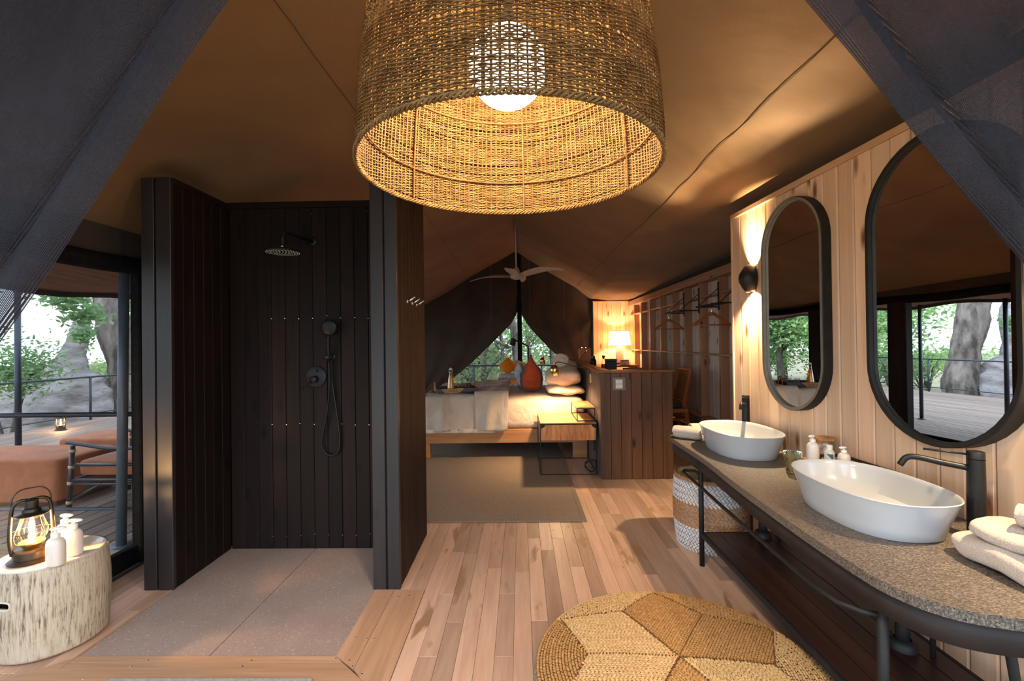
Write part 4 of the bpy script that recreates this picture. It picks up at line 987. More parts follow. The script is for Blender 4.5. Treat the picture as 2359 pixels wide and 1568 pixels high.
# ---- bed
bed = T('king_bed', 'wide oak bed with a white fitted sheet', 'bed', (-.2, 6.95, 0))
for y0, y1 in ((5.975, 6.02), (7.9, 7.945)): bx(-1.27, .855, y0, y1, .205, .385, b=.006).build('side_rail', m_oak, bed)
bx(-1.27, -1.225, 6.02, 7.9, .205, .385, b=.006).build('foot_rail', m_oak, bed)
bx(-1.225, .855, 6.02, 7.9, .3, .36).build('slat_base', m_oak, bed)
for x0, x1, y0, y1 in ((.665, .855, 5.985, 6.02), (-1.265, -1.19, 5.985, 6.06), (.665, .855, 7.86, 7.935), (-1.265, -1.19, 7.86, 7.935)): bx(x0, x1, y0, y1, .0125 if x0 < 0 else 0.0, .206, b=.004).build('leg', m_oak, bed)
def mat_fn(u, v):
    a = 2*pi*u; q = pi*v; sg = lambda x, k: math.copysign(abs(x)**k, x); s_ = max(0, math.sin(q))**.18
    x = -.2+1.045*sg(math.cos(a), .12)*s_; y = 6.96+.965*sg(math.sin(a), .12)*s_; z = .575-.218*sg(math.cos(q), .35)
    y -= .006*math.sin(x*19+z*8)*(1 if y < 6.2 else 0); return (x, y, z)
MB().grid(mat_fn, 96, 30, True).build('mattress', m_linen, bed, True)
# duvet over the foot half, hanging on the near side
dv = T('duvet', 'rumpled oatmeal duvet spread over the foot of the bed', 'duvet', (-.75, 6.9, .35))
def drape(x0, x1, top, hang, yb, th, seed, amp=.012, xs=0):
    """sheet running from the far side over the bed top and down the near side"""
    yn = 5.975-th; zt = top
    def fn(u, v):
        L1 = yb-yn-.07; L2 = zt-hang-.07; tot = L1+.11+L2; s_ = v*tot; x = x0+(x1-x0)*u
        f = amp*(math.sin(x*8+seed+v*2)+.6*math.sin(x*17+seed*2+v*5)+.35*math.sin(x*31+v*9))
        if s_ < L1: y = yb-s_; z = zt+f*.8+.01*math.sin(y*9+x*4+seed); 
        elif s_ < L1+.11: q = (s_-L1)/.11*pi/2; y = yn+.07-.07*math.sin(q)-f*.5*q; z = zt-.07+.07*math.cos(q)+f*.5*(1-q/1.6)
        else:
            w_ = (s_-L1-.11)/L2; y = yn-f*(1+1.3*w_)-.012*w_; z = zt-.07-w_*(L2); x += .02*w_*math.sin(seed+u*3); z += .012*math.sin(x*6+seed)*w_+.012*math.sin(x*14+seed)*w_
        e = min(u, 1-u); z -= .03*max(0, 1-e/.04)**2 if s_ < L1 else 0
        x += xs*v
        return (x, y, z)
    return fn
MB().grid(drape(-1.285, -.36, .835, .36, 7.93, .02, 1.0, .009), 70, 80).build('cover', m_duvet, dv, True, .03, offset=1)
MB().grid(lambda u, v: (-1.275-.035*math.sin(pi*v*.5)-.008*math.sin(u*24), 5.97+u*1.96, .835-.5*v), 30, 12).build('foot_drop', m_duvet, dv, True, .02)
MB().grid(lambda u, v: (-1.27+.93*u, 5.938+.008*math.sin(u*40), .345+.05*v), 60, 4).build('hem_underside', m_linen, dv, True, .008)
df = T('folded_duvet', 'turned back duvet fold lying across the bed', 'duvet', (-.35, 6.8, .36))
MB().grid(drape(-.60, -.16, .885, .375, 7.75, .045, 2.3, .011, .0), 44, 80).build('fold', m_duvet, df, True, .035, offset=1)

# ---- tray with breakfast juice
tz = .852; tr = T('serving_tray', 'black leather tray with tan panels and bamboo handles', 'tray', (-.88, 6.22, tz))
TM = Matrix.Translation((-.885, 6.25, tz)) @ Matrix.Rotation(.28, 4, 'Z')
def tb(): m = MB(); m.t = TM; return m
tb().box(-.27, .27, -.2, .2, 0, .012, b=.003).build('tray_floor', m_tray, tr)
for a in ((-.27, .27, -.2, -.19), (-.27, .27, .19, .2), (-.27, -.26, -.19, .19), (.26, .27, -.19, .19)): tb().box(*a, .0125, .062, b=.003).build('tray_side', m_tray, tr)
tb().add([(-.17, -.202, .002), (.02, -.202, .002), (.09, -.202, .06), (-.22, -.202, .06)], [(0, 1, 2, 3)]).build('tan_panel', m_gold, tr, False, .002)
tb().add([(-.272, .1, .002), (-.272, -.02, .002), (-.272, -.08, .06), (-.272, .14, .06)], [(0, 1, 2, 3)]).build('tan_panel', m_gold, tr, False, .002)
for s_ in (-1, 1): tb().tube(catmull([(s_*.278, -.07, .01), (s_*.28, -.07, .07), (s_*.28, -.045, .115), (s_*.28, 0, .13), (s_*.28, .045, .115), (s_*.28, .07, .07), (s_*.278, .07, .01)], 6), .009, 8).build('handle', m_bamboo, tr, True)
tfc = bpy.data.curves.new('tray_letters', 'FONT'); tfc.body = 'VOOA'; tfc.size = .045; tfc.extrude = .0006; tfo = bpy.data.objects.new('tray_lettering', tfc)
COL.objects.link(tfo); bpy.context.view_layer.update(); tme = bpy.data.meshes.new_from_object(tfo); bpy.data.objects.remove(tfo); tfo = bpy.data.objects.new('tray_lettering', tme); COL.objects.link(tfo); tfo.parent = tr; tfo.matrix_local = Matrix.Translation(-ORG[tr.name]) @ TM @ Matrix.Translation((-.13, -.2045, .014)) @ Matrix.Rotation(pi/2, 4, 'X'); tme.materials.clear(); tme.materials.append(m_tray)
jb = T('juice_bottle', 'tall swing-top bottle of orange juice on the tray', 'bottle', TM @ Vector((-.075, -.08, .0125)))
jc = TM @ Vector((-.075, -.08, .0125))
MB().lathe(jc, [(.0001, .001), (.05, .001), (.053, .006), (.05, .05), (.034, .17), (.022, .23), (.0165, .26), (.0165, .29), (.0145, .29), (.0145, .26), (.02, .23), (.032, .17), (.048, .05), (.05, .008), (.0001, .006)], 28).build('glass', m_glass, jb, True)
MB().lathe(jc, [(.0001, .0075), (.047, .009), (.0455, .05), (.0305, .165), (.022, .215), (.0001, .216)], 28).build('juice', m_juice, jb, True)
mb = MB(); mb.lathe(jc, [(.0165, .288), (.0175, .298), (.012, .306), (.0001, .308)], 16); mb.tube(catmull([jc+Vector((.018, 0, .25)), jc+Vector((.024, 0, .28)), jc+Vector((.012, 0, .312)), jc+Vector((-.012, 0, .312)), jc+Vector((-.024, 0, .28)), jc+Vector((-.018, 0, .25))], 4), .0018, 5); mb.build('swing_stopper', m_pump, jb, True)
def tumbler(lx, ly, h, r, fill, label):
    c = TM @ Vector((lx, ly, .0125)); t = T('juice_glass', label, 'glass', c)
    MB().lathe(c, [(.0001, .001), (r*.86, .001), (r, h), (r-.002, h), (r*.84, .006), (.0001, .006)], 24).build('glass', m_glass, t, True)
    if fill: MB().lathe(c, [(.0001, .007), (r*.82, .007), (r*.86, h*fill), (.0001, h*fill)], 24).build('juice', m_juice, t, True)
tumbler(.06, .0, .09, .035, .42, 'glass half filled with orange juice beside the bottle')
tumbler(.13, .1, .09, .035, 0, 'empty clear glass behind the half filled one')
cj = TM @ Vector((.2, .12, .0125)); cg = T('brown_jar', 'squat brown jar at the tray end', 'jar', cj); MB().lathe(cj, [(.0001, .001), (.036, .001), (.04, .01), (.04, .075), (.03, .085), (.0001, .087)], 24).build('jar', M('brown_glaze', hexc(120, 76, 48), .3), cg, 'auto')

# ---- pillows
def pil(name, label, c, h, rot, mat, parts=None, cat='pillow', e=.55, pinch=.16, crease=.012, full=1.0):
    t = T(name, label, cat, (c[0], c[1], c[2]-h[2])); RM = Euler(rot).to_matrix()
    def fn(u, v, k=1.0):
        a = 2*pi*u; q = pi*v; sg = lambda x, p: math.copysign(abs(x)**p, x)
        sx_ = sg(math.cos(a), .5)*max(0, math.sin(q))**.6; sy_ = sg(math.sin(a), .5)*max(0, math.sin(q))**.6; zz = -sg(math.cos(q), full)
        corner = (abs(sx_)*abs(sy_))**1.5; x = h[0]*sx_*(1-pinch*(1-abs(sy_)**2)*.45+.06*corner); y = h[1]*sy_*(1-pinch*(1-abs(sx_)**2)*.45+.06*corner)
        z = h[2]*zz*(1-.75*corner)+crease*math.sin(x*26+y*9)+crease*.7*math.sin(y*31-x*13); return tuple(Vector(c)+RM @ Vector((x*k, y*k, z*k)))
    mb = MB(); mb.grid(fn, 56, 28, True)
    if parts is None: mb.build('cover', mat, t, True)
    else:
        lim, m2 = parts; f1 = []; f2 = []; IR = RM.inverted()
        for f in mb.f:
            zc = sum(abs((IR @ (Vector(mb.v[i])-Vector(c))).z) for i in f)/4; (f1 if zc < lim else f2).append(f)
        a_ = MB(); a_.v = mb.v; a_.f = f1; a_.build('front_band', mat, t, True); b_ = MB(); b_.v = mb.v; b_.f = f2; b_.build('side_panel', m2, t, True)
    return t
BT = .80
pil('bed_pillow', 'plump cream pillow folded double at the near bed corner', (.6, 6.32, BT+.062), (.25, .34, .058), (0, .02, .04), m_pillow, pinch=.06, full=.6, crease=.006)
pil('bed_pillow', 'cream pillow lying on top of the folded one', (.575, 6.34, BT+.235), (.238, .32, .125), (.0, -.03, -.03), m_pillow, pinch=.05, full=.55, crease=.009)
pil('bed_pillow', 'cream pillow leaning on the headboard behind the stack', (.75, 7.02, BT+.21), (.09, .34, .2), (0, .25, 0), m_pillow, pinch=.2)
pil('bed_pillow', 'cream pillow at the far side of the bed head', (.64, 7.58, BT+.11), (.22, .33, .1), (0, .0, .1), m_pillow)
tc = Vector((.575, 6.55, BT+.452)); tw = T('rolled_throw', 'pale rolled blanket resting on the pillow stack', 'blanket', (tc.x, tc.y, tc.z-.1)); roll(tc+Vector((0, 0, .0)), (.12, 1, 0), .42, .105, m_linen, tw)
cu = T('scatter_cushion', 'rust linen cushion with slate sides standing on the bed', 'cushion', (.155, 6.62, BT))
CW = [(0, .03), (.04, .095), (.15, .145), (.32, .168), (.5, .16), (.68, .115), (.82, .062), (.92, .03), (1, .014)]
def cush(u, v):
    a = 2*pi*u; w_ = interp(CW, v); ca, sa = math.cos(a), math.sin(a); x = w_*math.copysign(abs(ca)**.8, ca); d_ = .24*(.35+.65*min(1, v*6))*(1-.1*math.sin(pi*v)); y = d_*math.copysign(abs(sa)**.7, sa)
    z = .50*v+.035*abs(sa)**3*max(0, v-.6)/.4-.02*(1-abs(sa)**2)*max(0, v-.7)/.3+.004*math.sin(y*40+x*25)
    return (.155+x+.004*math.sin(z*46+y*11), 6.62+y, BT+.004+z)
mb = MB(); mb.grid(cush, 64, 40, True); f1 = []; f2 = []
for f in mb.f:
    c_ = sum((Vector(mb.v[i]) for i in f), Vector())/4; v_ = (c_.z-BT)/.5; (f2 if abs(c_.x-.155) > .80*max(.05, interp(CW, min(1, v_))) and v_ < .72 else f1).append(f)
for nm_, ff, mm in (('front_band', f1, m_rust), ('side_panel', f2, m_slate)): q_ = MB(); q_.v = mb.v; q_.f = ff; q_.build(nm_, mm, cu, True)
pil('scatter_cushion', 'grey patterned cushion tucked behind the rust one', (.0, 7.02, BT+.2), (.2, .16, .07), (0, pi/2-.15, .1), m_grey, None, 'cushion')

# ---- bedside table
nsx0, nsx1, nsy0, nsy1 = .21, .852, 5.19, 5.93; NT = .585
ns = T('bedside_table', 'oak bedside table in a thin black steel frame', 'table', ((nsx0+nsx1)/2, 5.56, 0))
def bar(a, b, w=.009): x0, y0, z0 = (min(p, q)-w/2 for p, q in zip(a, b)); x1, y1, z1 = (max(p, q)+w/2 for p, q in zip(a, b)); return bx(x0, x1, y0, y1, z0, z1, b=.0015)
def frame_box(par, X0, X1, Y0, Y1, Z0, Z1, mat, leg='leg', floorz=0):
    for x in (X0, X1):
        for y in (Y0, Y1): bar((x, y, Z0), (x, y, Z1)).build(leg, mat, par)
    for z, nm in ((Z0, 'foot_bar'), (Z1, 'top_bar')):
        for y in (Y0, Y1): bar((X0, y, z), (X1, y, z)).build(nm, mat, par)
        for x in (X0, X1): bar((x, Y0, z), (x, Y1, z)).build(nm, mat, par)
frame_box(ns, nsx0+.005, nsx1-.005, nsy0+.005, nsy1-.005, .017, NT-.005, m_black)
bx(nsx0+.004, nsx1-.004, nsy0+.004, nsy1-.004, NT-.003, NT+.009, b=.002).build('top', m_nstop, ns)
bx(nsx0+.012, nsx1-.012, nsy0+.02, nsy1-.02, .40, NT-.01, b=.002).build('case', m_oak, ns)
dr = bx(nsx0+.013, nsx1-.013, nsy0+.006, nsy0+.02, .398, NT-.012, b=.002).build('drawer_front', m_drawer, ns)
for x0, sgn in ((nsx0+.012, 1), (nsx1-.012, -1)):
    MB().add([(x0, nsy0+.003, NT-.01), (x0+sgn*.05, nsy0+.003, NT-.01), (x0+sgn*.042, nsy0+.003, NT-.03), (x0+sgn*.02, nsy0+.003, NT-.045), (x0, nsy0+.003, NT-.055)], [(0, 1, 2, 3, 4) if sgn < 0 else (4, 3, 2, 1, 0)]).build('corner_plate', m_black, ns, False, .002)
rs = T('raised_shelf', 'small raised oak shelf on black rods on the bedside table', 'shelf', (.75, 5.56, NT+.009))
frame_box(rs, .645, .845, 5.3, 5.9, NT+.0135, .735, m_black, 'rod')
bx(.638, .852, 5.294, 5.906, .741, .752, b=.002).build('top', m_nstop, rs)
tag(MB().box(.68, .80, 5.32, 5.42, NT+.0092, NT+.016, b=.001).build('note_card', m_paper), 'small folded paper card beneath the raised shelf', 'card')
# cable coil by the partition
cb = T('power_cable', 'coiled black power cable hanging at the partition foot', 'cable', (.80, 5.14, 0))
pts = []
for k in range(90):
    a = 2*pi*k/26; r = .062+.006*math.sin(k*.7); pts.append((.772+r*math.cos(a), 5.145+.02*math.sin(k*.13), .125+r*1.05*math.sin(a)))
MB().tube(pts, .005, 6).build('coil', m_matblack, cb, True)
MB().tube(catmull([(.83, 5.15, .15), (.845, 5.2, .23), (.85, 5.28, .3), (.858, 5.34, .36)], 5), .005, 6).build('lead', m_matblack, cb, True)
bx(.846, .867, 5.3, 5.36, .33, .41, b=.004).build('plug', m_matblack, cb)
ot = T('power_socket', 'black power socket on the headboard panel', 'socket', (.866, 5.52, .27)); bx(.86, .8675, 5.48, 5.56, .21, .33, b=.002).build('plate', m_matblack, ot); bx(.8575, .86, 5.5, 5.54, .25, .29, b=.001).build('insert', m_plate, ot)
sp = T('light_switch', 'square grey switch plate with two pale rockers', 'switch', (1.07, 5.04, 1.04)); bx(1.0, 1.142, 5.028, 5.0395, .97, 1.112, b=.003).build('plate', m_plate, sp)
for z in (.992, 1.043): bx(1.033, 1.109, 5.022, 5.0279, z, z+.047, b=.002).build('rocker', m_white, sp)

# ---- brass reading lamps
def readlamp(y0, label, pw):
    t = T('reading_lamp', label, 'lamp', (.866, y0, 1.06))
    bx(.848, .8675, y0-.022, y0+.022, 1.0, 1.115, b=.003).build('wall_mount', m_brass, t)
    MB().tube(catmull([(.85, y0, 1.11), (.845, y0, 1.155), (.8, y0-.005, 1.185), (.68, y0-.02, 1.205), (.5, y0-.04, 1.255), (.455, y0-.045, 1.262), (.425, y0-.048, 1.245), (.415, y0-.05, 1.225)], 6), .0055, 8).build('arm', m_black, t, True)
    c = (.413, y0-.05, 1.1)
    MB().lathe(c, [(.052, 0), (.052, .07), (.047, .095), (.034, .117), (.016, .129), (.007, .132), (.007, .148), (.0001, .149)], 28).build('shade', m_brass, t, 'auto', .002, offset=-1)
    MB().ball((c[0], c[1], c[2]+.06), .02, 12, 8).build('bulb', EMIT('reading_bulb', (1, .7, .4), 8), t, True)
    MB().ball((.857, y0, .993), .006, 8, 6).build('switch_knob', m_matblack, t, True)
    lamp('SPOT', 'bulb_light', (c[0], c[1], c[2]+.03), pw, WARM2, .03, (0, 0, -1), math.radians(150), .35, t)
    return t
readlamp(5.655, 'brass reading lamp on a black arm above the bedside table', 34)
readlamp(8.6, 'brass reading lamp on the far side of the bed', 12)
bl = T('task_lamp', 'angular black task lamp beyond the rust cushion', 'lamp', (.12, 8.75, 0))
MB().box(.07, .27, 8.65, 8.85, .001, .02, b=.003).build('base', m_black, bl)
pA, pB, pC = PY(1217, 797, 8.75), PY(1190, 783, 8.75), PY(1184, 786, 8.75)
MB().tube([(pA.x, 8.75, .02), (pA.x, 8.75, pA.z)], .016, 4).build('upright', m_black, bl); MB().tube([(pA.x, 8.75, pA.z), tuple(PY(1188, 784, 8.72))], .014, 4).build('arm', m_black, bl)
mb = MB(); mb.t = Matrix.Translation(PY(1182, 787, 8.7)) @ Matrix.Rotation(.25, 4, 'Y'); mb.lathe((0, 0, -.07), [(.058, 0), (.058, .01), (.045, .135), (.0001, .14)], 24); mb.build('lamp_head', m_black, bl, 'auto')

# ---- daybed at the gable
db = T('window_daybed', 'pale oak daybed under the gable window', 'daybed', (-.1, 9.45, 0))
bx(-.45, .25, 9.15, 9.75, .68, .80, b=.006).build('frame', m_oak, db)
for x in (-.43, .17):
    for y in (9.17, 9.67): bx(x, x+.06, y, y+.06, 0, .68, b=.004).build('leg', m_oak, db)
mb = MB(); rbox(mb, -.44, .24, 9.16, 9.74, .795, .89, .2); mb.build('seat_pad', m_grey, db, True)
pil('daybed_cushion', 'amber cushion with a pointed corner up on the daybed', (-.26, 9.42, 1.03), (.15, .15, .06), (pi/2-.2, pi/4, 0), m_orange, None, 'cushion', pinch=.2, crease=.004)
pil('daybed_cushion', 'cream cushion leaning beside the amber one', (-.02, 9.5, 1.01), (.13, .13, .055), (pi/2-.35, .35, 0), m_cream, None, 'cushion', crease=.004)

# ---- ceiling fan
fn_ = T('ceiling_fan', 'pale four bladed ceiling fan on a long rod', 'fan', (-.045, 7.5, 2.5))
MB().tube([(-.055, 7.5, 3.49), (-.045, 7.5, 2.66)], .013, 10).build('rod', m_alu, fn_, True)
MB().lathe((-.045, 7.5, 2.54), [(.0001, -.005), (.05, -.002), (.1, .02), (.105, .03), (.105, .085), (.085, .1), (.06, .105), (.05, .15), (.03, .19), (.015, .2)], 32).build('motor', m_alu, fn_, 'auto')
for ang in (math.radians(-16), math.radians(74), math.radians(164), math.radians(254)):
    def bl_(u, v):
        r = .09+.69*u; w_ = (.052+.05*math.sin(pi*min(1, u*1.25+.1)))*(1 if u < .9 else max(.25, (1-(u-.9)/.1)**.5)); s_ = (v-.5)*2*w_
        sweep = .10*u*u; z = 2.60+.05*math.sin(pi*u*.75)-.09*max(0, u-.35)**2-s_*.30
        c, s = math.cos(ang), math.sin(ang); yy = s_+sweep; xx = r*c-yy*s; return (-.045+xx, 7.5+r*s+yy*c, z+.085*xx)
    MB().grid(bl_, 24, 6).build('blade', m_alu, fn_, True, .008)

# ---- counter behind the headboard, lamp and odds and ends
DZ = 1.03
dk = T('desk_counter', 'tall brown desk counter behind the headboard partition', 'counter', (1.35, 7.6, 0))
bx(1.0, 1.64, 5.14, 9.9, DZ-.035, DZ, b=.004).build('top', m_capwood, dk)
for y in (5.16, 7.0, 8.4, 9.84): bx(1.0, 1.62, y, y+.035, 0, DZ-.035, b=.002).build('side_panel', m_partwood, dk)
bx(.99, 1.01, 5.2, 9.84, .1, DZ-.04).build('back_panel', m_partwood, dk)
bx(1.64, 2.36, 9.2, 9.9, DZ-.035, DZ, b=.004).build('return_top', m_capwood, dk); bx(2.3, 2.34, 9.25, 9.85, 0, DZ-.036, b=.002).build('return_panel', m_partwood, dk)
lc = Vector((2.07, 9.62, DZ)); tl = T('table_lamp', 'white table lamp with a glowing gathered fabric shade', 'lamp', lc)
MB().lathe(lc, [(.0001, .001), (.1, .001), (.1, .03), (.092, .034), (.0001, .035)], 28).build('base', m_leather, tl, 'auto')
MB().lathe(lc, [(.08, .036), (.082, .05), (.078, .3), (.074, .36), (.03, .375), (.012, .38), (.012, .43)], 32).build('body', M('opal_ceramic', hexc(244, 236, 226), .4), tl, 'auto')
m_shade = CLOTH('gathered_shade', hexc(246, 214, 176), hexc(226, 184, 140), .8, (60, 60, 2), .6, .01, 300, .1, (.38, (1, .8, .55)))
MB().grid(lambda u, v: (lc.x+(.225-.03*v)*(1+.012*math.sin(u*2*pi*34))*math.cos(2*pi*u), lc.y+(.225-.03*v)*(1+.012*math.sin(u*2*pi*34))*math.sin(2*pi*u), lc.z+.4+.29*v), 240, 6, True).build('shade', m_shade, tl, True)
MB().tube([(lc.x+.196*math.cos(2*pi*k/48), lc.y+.196*math.sin(2*pi*k/48), lc.z+.692) for k in range(48)], .006, 6, closed=True).build('shade_ring', m_paper, tl, True)
mb = MB()
for k in range(3): a = 2*pi*k/3; mb.tube([(lc.x, lc.y, lc.z+.43), (lc.x+.19*math.cos(a), lc.y+.19*math.sin(a), lc.z+.685)], .003, 5)
mb.build('shade_spider', m_brass, tl)
lamp('POINT', 'bulb_light', lc+Vector((0, 0, .53)), 21, (1, .64, .34), .04, parent=tl)
ra = T('portable_radio', 'tan leather portable radio with a black strap', 'radio', (1.18, 8.42, DZ))
bx(1.07, 1.29, 8.36, 8.5, DZ+.005, DZ+.36, b=.012).build('case', m_radio, ra)
MB().tube([(1.06, 8.35, DZ+.14), (1.1, 8.335, DZ+.21), (1.19, 8.335, DZ+.3), (1.2, 8.35, DZ+.31)], .014, 6, flat=.3).build('strap', m_matblack, ra)
mb = MB(); mb.t = Matrix.Translation((1.2, 8.335, DZ+.31)) @ RXm; mb.lathe((0, 0, 0), [(.018, 0), (.014, .006), (.0001, .007)], 14); mb.build('strap_button', m_brass, ra)
for x in (1.13, 1.2): MB().lathe((x, 8.43, DZ+.36), [(.014, 0), (.014, .02), (.0001, .021)], 14).build('dial', m_chrome, ra, 'auto')
for x in (1.08, 1.26): bx(x, x+.02, 8.37, 8.49, DZ, DZ+.0052).build('foot', m_matblack, ra)
fl = T('glass_decanter', 'tapered glass decanter with a stopper beside the radio', 'decanter', (1.28, 7.1, DZ))
MB().lathe((1.28, 7.1, DZ), [(.0001, .001), (.06, .001), (.062, .008), (.02, .2), (.018, .23), (.016, .23), (.018, .2), (.058, .012), (.0001, .01)], 24).build('glass', m_glass, fl, True)
MB().lathe((1.28, 7.1, DZ+.23), [(.014, -.02), (.014, 0), (.024, .006), (.024, .03), (.0001, .034)], 12).build('stopper', m_matblack, fl, 'auto')
mb = MB(); mb.lathe((1.28, 7.1, DZ), [(.0001, .012), (.055, .014), (.03, .13), (.0001, .131)], 24); mb.build('brandy', M('brandy', hexc(110, 50, 16), .2), fl, True)
bxk = T('storage_box', 'small black lidded box behind the decanter', 'box', (1.42, 7.3, DZ)); bx(1.36, 1.52, 7.28, 7.44, DZ, DZ+.16, b=.006).build('body', m_tray, bxk); bx(1.357, 1.523, 7.277, 7.443, DZ+.161, DZ+.2, b=.006).build('lid', m_tray, bxk)
kt = T('coffee_flask', 'dark round coffee flask near the radio', 'flask', (1.2, 7.6, DZ)); MB().lathe((1.2, 7.6, DZ), [(.0001, 0), (.05, 0), (.052, .16), (.04, .19), (.03, .2)], 20).build('body', m_matblack, kt, 'auto'); MB().lathe((1.2, 7.6, DZ+.2), [(.032, 0), (.03, .04), (.0001, .045)], 18).build('lid', m_iron, kt, 'auto')
wx = T('wicker_box', 'low brown cane basket box near the partition end', 'box', (1.5, 6.1, DZ))
bx(1.37, 1.63, 6.02, 6.2, DZ, DZ+.12, b=.004).build('body', m_wicker, wx)
for z in (.0, .105): bx(1.365, 1.635, 6.012, 6.0195, DZ+z+.001, DZ+z+.02, b=.002).build('edge_band', m_capwood, wx)
wn = T('patterned_basket', 'little black and white woven basket on the desk return', 'basket', (1.95, 9.32, DZ))
def zig(): return SPECK('zigzag_weave', hexc(40, 30, 26), [hexc(214, 190, 168), hexc(226, 204, 184), hexc(60, 44, 36)], 70, 40, .8)
MB().lathe((2.1, 9.3, DZ), [(.0001, .001), (.1, .001), (.085, .1), (.078, .1), (.09, .01), (.0001, .01)], 24, 1, .7).build('wall', zig(), wn, 'auto'); MB().tube([(2.1+.083*math.cos(2*pi*k/30), 9.3+.058*math.sin(2*pi*k/30), DZ+.1) for k in range(30)], .006, 6, closed=True).build('rim', m_matblack, wn, True)

# ---- bar chair at the counter, luggage bench
ch = T('bar_chair', 'teak bar chair with a woven cane back', 'chair', (1.93, 6.1, 0)); SZ = .66
for (x, y, tx) in ((1.72, 5.9, 0), (1.72, 6.3, 0)): MB().tube([(x, y, 0), (x, y, SZ)], .022, 4).build('leg', m_chairwood, ch)
for y in (5.9, 6.3): MB().tube([(2.2, y, 0), (2.1, y, SZ-.04), (2.08, y, SZ+.05), (2.17, y, 1.13)], [.02, .026, .026, .02], 4).build('leg', m_chairwood, ch)
bx(1.69, 2.11, 5.87, 6.33, SZ-.07, SZ-.02, b=.004).build('seat_frame', m_chairwood, ch)
mb = MB(); rbox(mb, 1.7, 2.07, 5.89, 6.31, SZ-.02, SZ+.045, .25); mb.build('seat_pad', m_tray, ch, True)
MB().grid(lambda u, v: (2.085+.085*v, 5.915+.37*u, SZ+.08+.38*v), 16, 24).build('cane_back', m_wicker, ch, True, .012)
MB().tube([(2.165, 5.9, 1.12), (2.165, 6.3, 1.12)], .02, 4).build('top_rail', m_chairwood, ch); MB().tube([(2.09, 5.9, SZ+.07), (2.09, 6.3, SZ+.07)], .016, 4).build('lower_rail', m_chairwood, ch)
for z in (.25, .5):
    for y in (5.9, 6.3): MB().tube([(1.72, y, z), (2.155-.07*(z/.6), y, z)], .012, 4).build('stretcher', m_chairwood, ch)
lb = T('luggage_bench', 'low brown leather topped luggage bench in the alcove', 'bench', (2.26, 5.3, 0))
bx(2.175, 2.365, 4.35, 6.75, .36, .42, b=.012).build('top', m_leather, lb)
for y in (4.4, 5.2, 6.0, 6.68): bx(2.19, 2.35, y, y+.04, 0, .36, b=.003).build('support', m_shelf, lb)
bx(2.34, 2.36, 4.44, 6.68, .02, .35).build('rear_panel', m_shelf, lb)

# ---- hanging rails and hangers
def hang_rail(ya, yb, label):
    t = T('clothes_rail', label, 'rail', (2.37, (ya+yb)/2, 1.9)); W = 2.37; Fx = 2.12
    for y in (ya, yb):
        bx(W-.008, W+.004, y-.012, y+.012, 1.86, 2.2, b=.002).build('wall_plate', m_black, t)
        MB().tube([(W-.005, y, 2.12), (Fx, y, 1.9)], .005, 6).build('stay_rod', m_black, t)
        MB().tube([(W-.005, y, 1.9), (Fx-.02, y, 1.9)], .009, 6).build('arm', m_black, t)
    MB().tube([(Fx, ya-.01, 1.9), (Fx, yb+.01, 1.9)], .011, 8).build('front_bar', m_black, t); MB().tube([(Fx+.1, ya, 1.9), (Fx+.1, yb, 1.9)], .007, 8).build('inner_bar', m_black, t)
    return t
hang_rail(6.12, 6.68, 'black steel clothes rail bracket nearer the table lamp'); hang_rail(4.92, 5.52, 'black steel clothes rail bracket by the vanity wall end')
def hanger(x, y, ang, label):
    t = T('coat_hanger', label, 'hanger', (x, y, 1.66)); RM = Matrix.Translation((x, y, 0)) @ Matrix.Rotation(ang, 4, 'Z')
    mb = MB(); mb.t = RM; mb.tube(catmull([(-.22, 0, 1.665), (-.18, 0, 1.69), (-.1, 0, 1.745), (-.03, 0, 1.79), (0, 0, 1.795), (.03, 0, 1.79), (.1, 0, 1.745), (.18, 0, 1.69), (.22, 0, 1.665)], 4), [.010]+[.014]*31+[.010], 8, flat=1.3); mb.build('shoulder', m_hanger, t, True)
    mb = MB(); mb.t = RM; mb.tube([(-.205, 0, 1.672), (.205, 0, 1.672)], .0075, 8); mb.build('trouser_bar', m_hanger, t, True)
    mb = MB(); mb.t = RM; mb.tube(catmull([(0, 0, 1.8), (0, 0, 1.85), (.02, 0, 1.872), (.024, 0, 1.9), (.008, 0, 1.92), (-.012, 0, 1.915), (-.018, 0, 1.9)], 5), .004, 6); mb.lathe((0, 0, 1.8), [(.014, 0), (.014, .018), (.0001, .02)], 12); mb.build('hook', m_chrome, t, True)
hanger(2.12, 6.58, .12, 'wooden coat hanger on the rail nearer the table lamp'); hanger(2.12, 5.12, .1, 'wooden coat hanger on the rail by the vanity wall')

# ================================================================== OUTDOORS
random.seed(21)
tag(MB().grid(lambda u, v: (-60+120*u, -30+110*v, -.62+.25*math.sin(u*31+v*9)*math.sin(v*37)*(1 if abs(-60+120*u) > 5 or v > .5 else 0)), 80, 80).build('bush_ground', m_ground, None, True), 'dry leaf littered bush ground around the tent', 'ground')['kind'] = 'structure'
# ---- deck on the left
dk_ = STE('floor_deck', 'weathered grey timber deck beside the tent', (-5.5, 8, -.1))
x = -2.8
while x > -9.2:
    bx(x-.132, x, 3.5, 15.5, -.045, -.005-R_(0, .003), b=.004).build('deck_board', m_deck, dk_); x -= .138
bx(-9.2, -2.78, 3.36, 3.495, -.16, .0, b=.008).build('edge_beam', m_beamout, dk_)
for y in (4.5, 7, 9.5, 12, 14.5): bx(-9.1, -2.8, y, y+.08, -.2, -.046).build('joist', m_deck, dk_)
bx(-3.4, 3, 10.2, 12.0, -.2, -.03).build('rear_platform', m_deck, dk_)
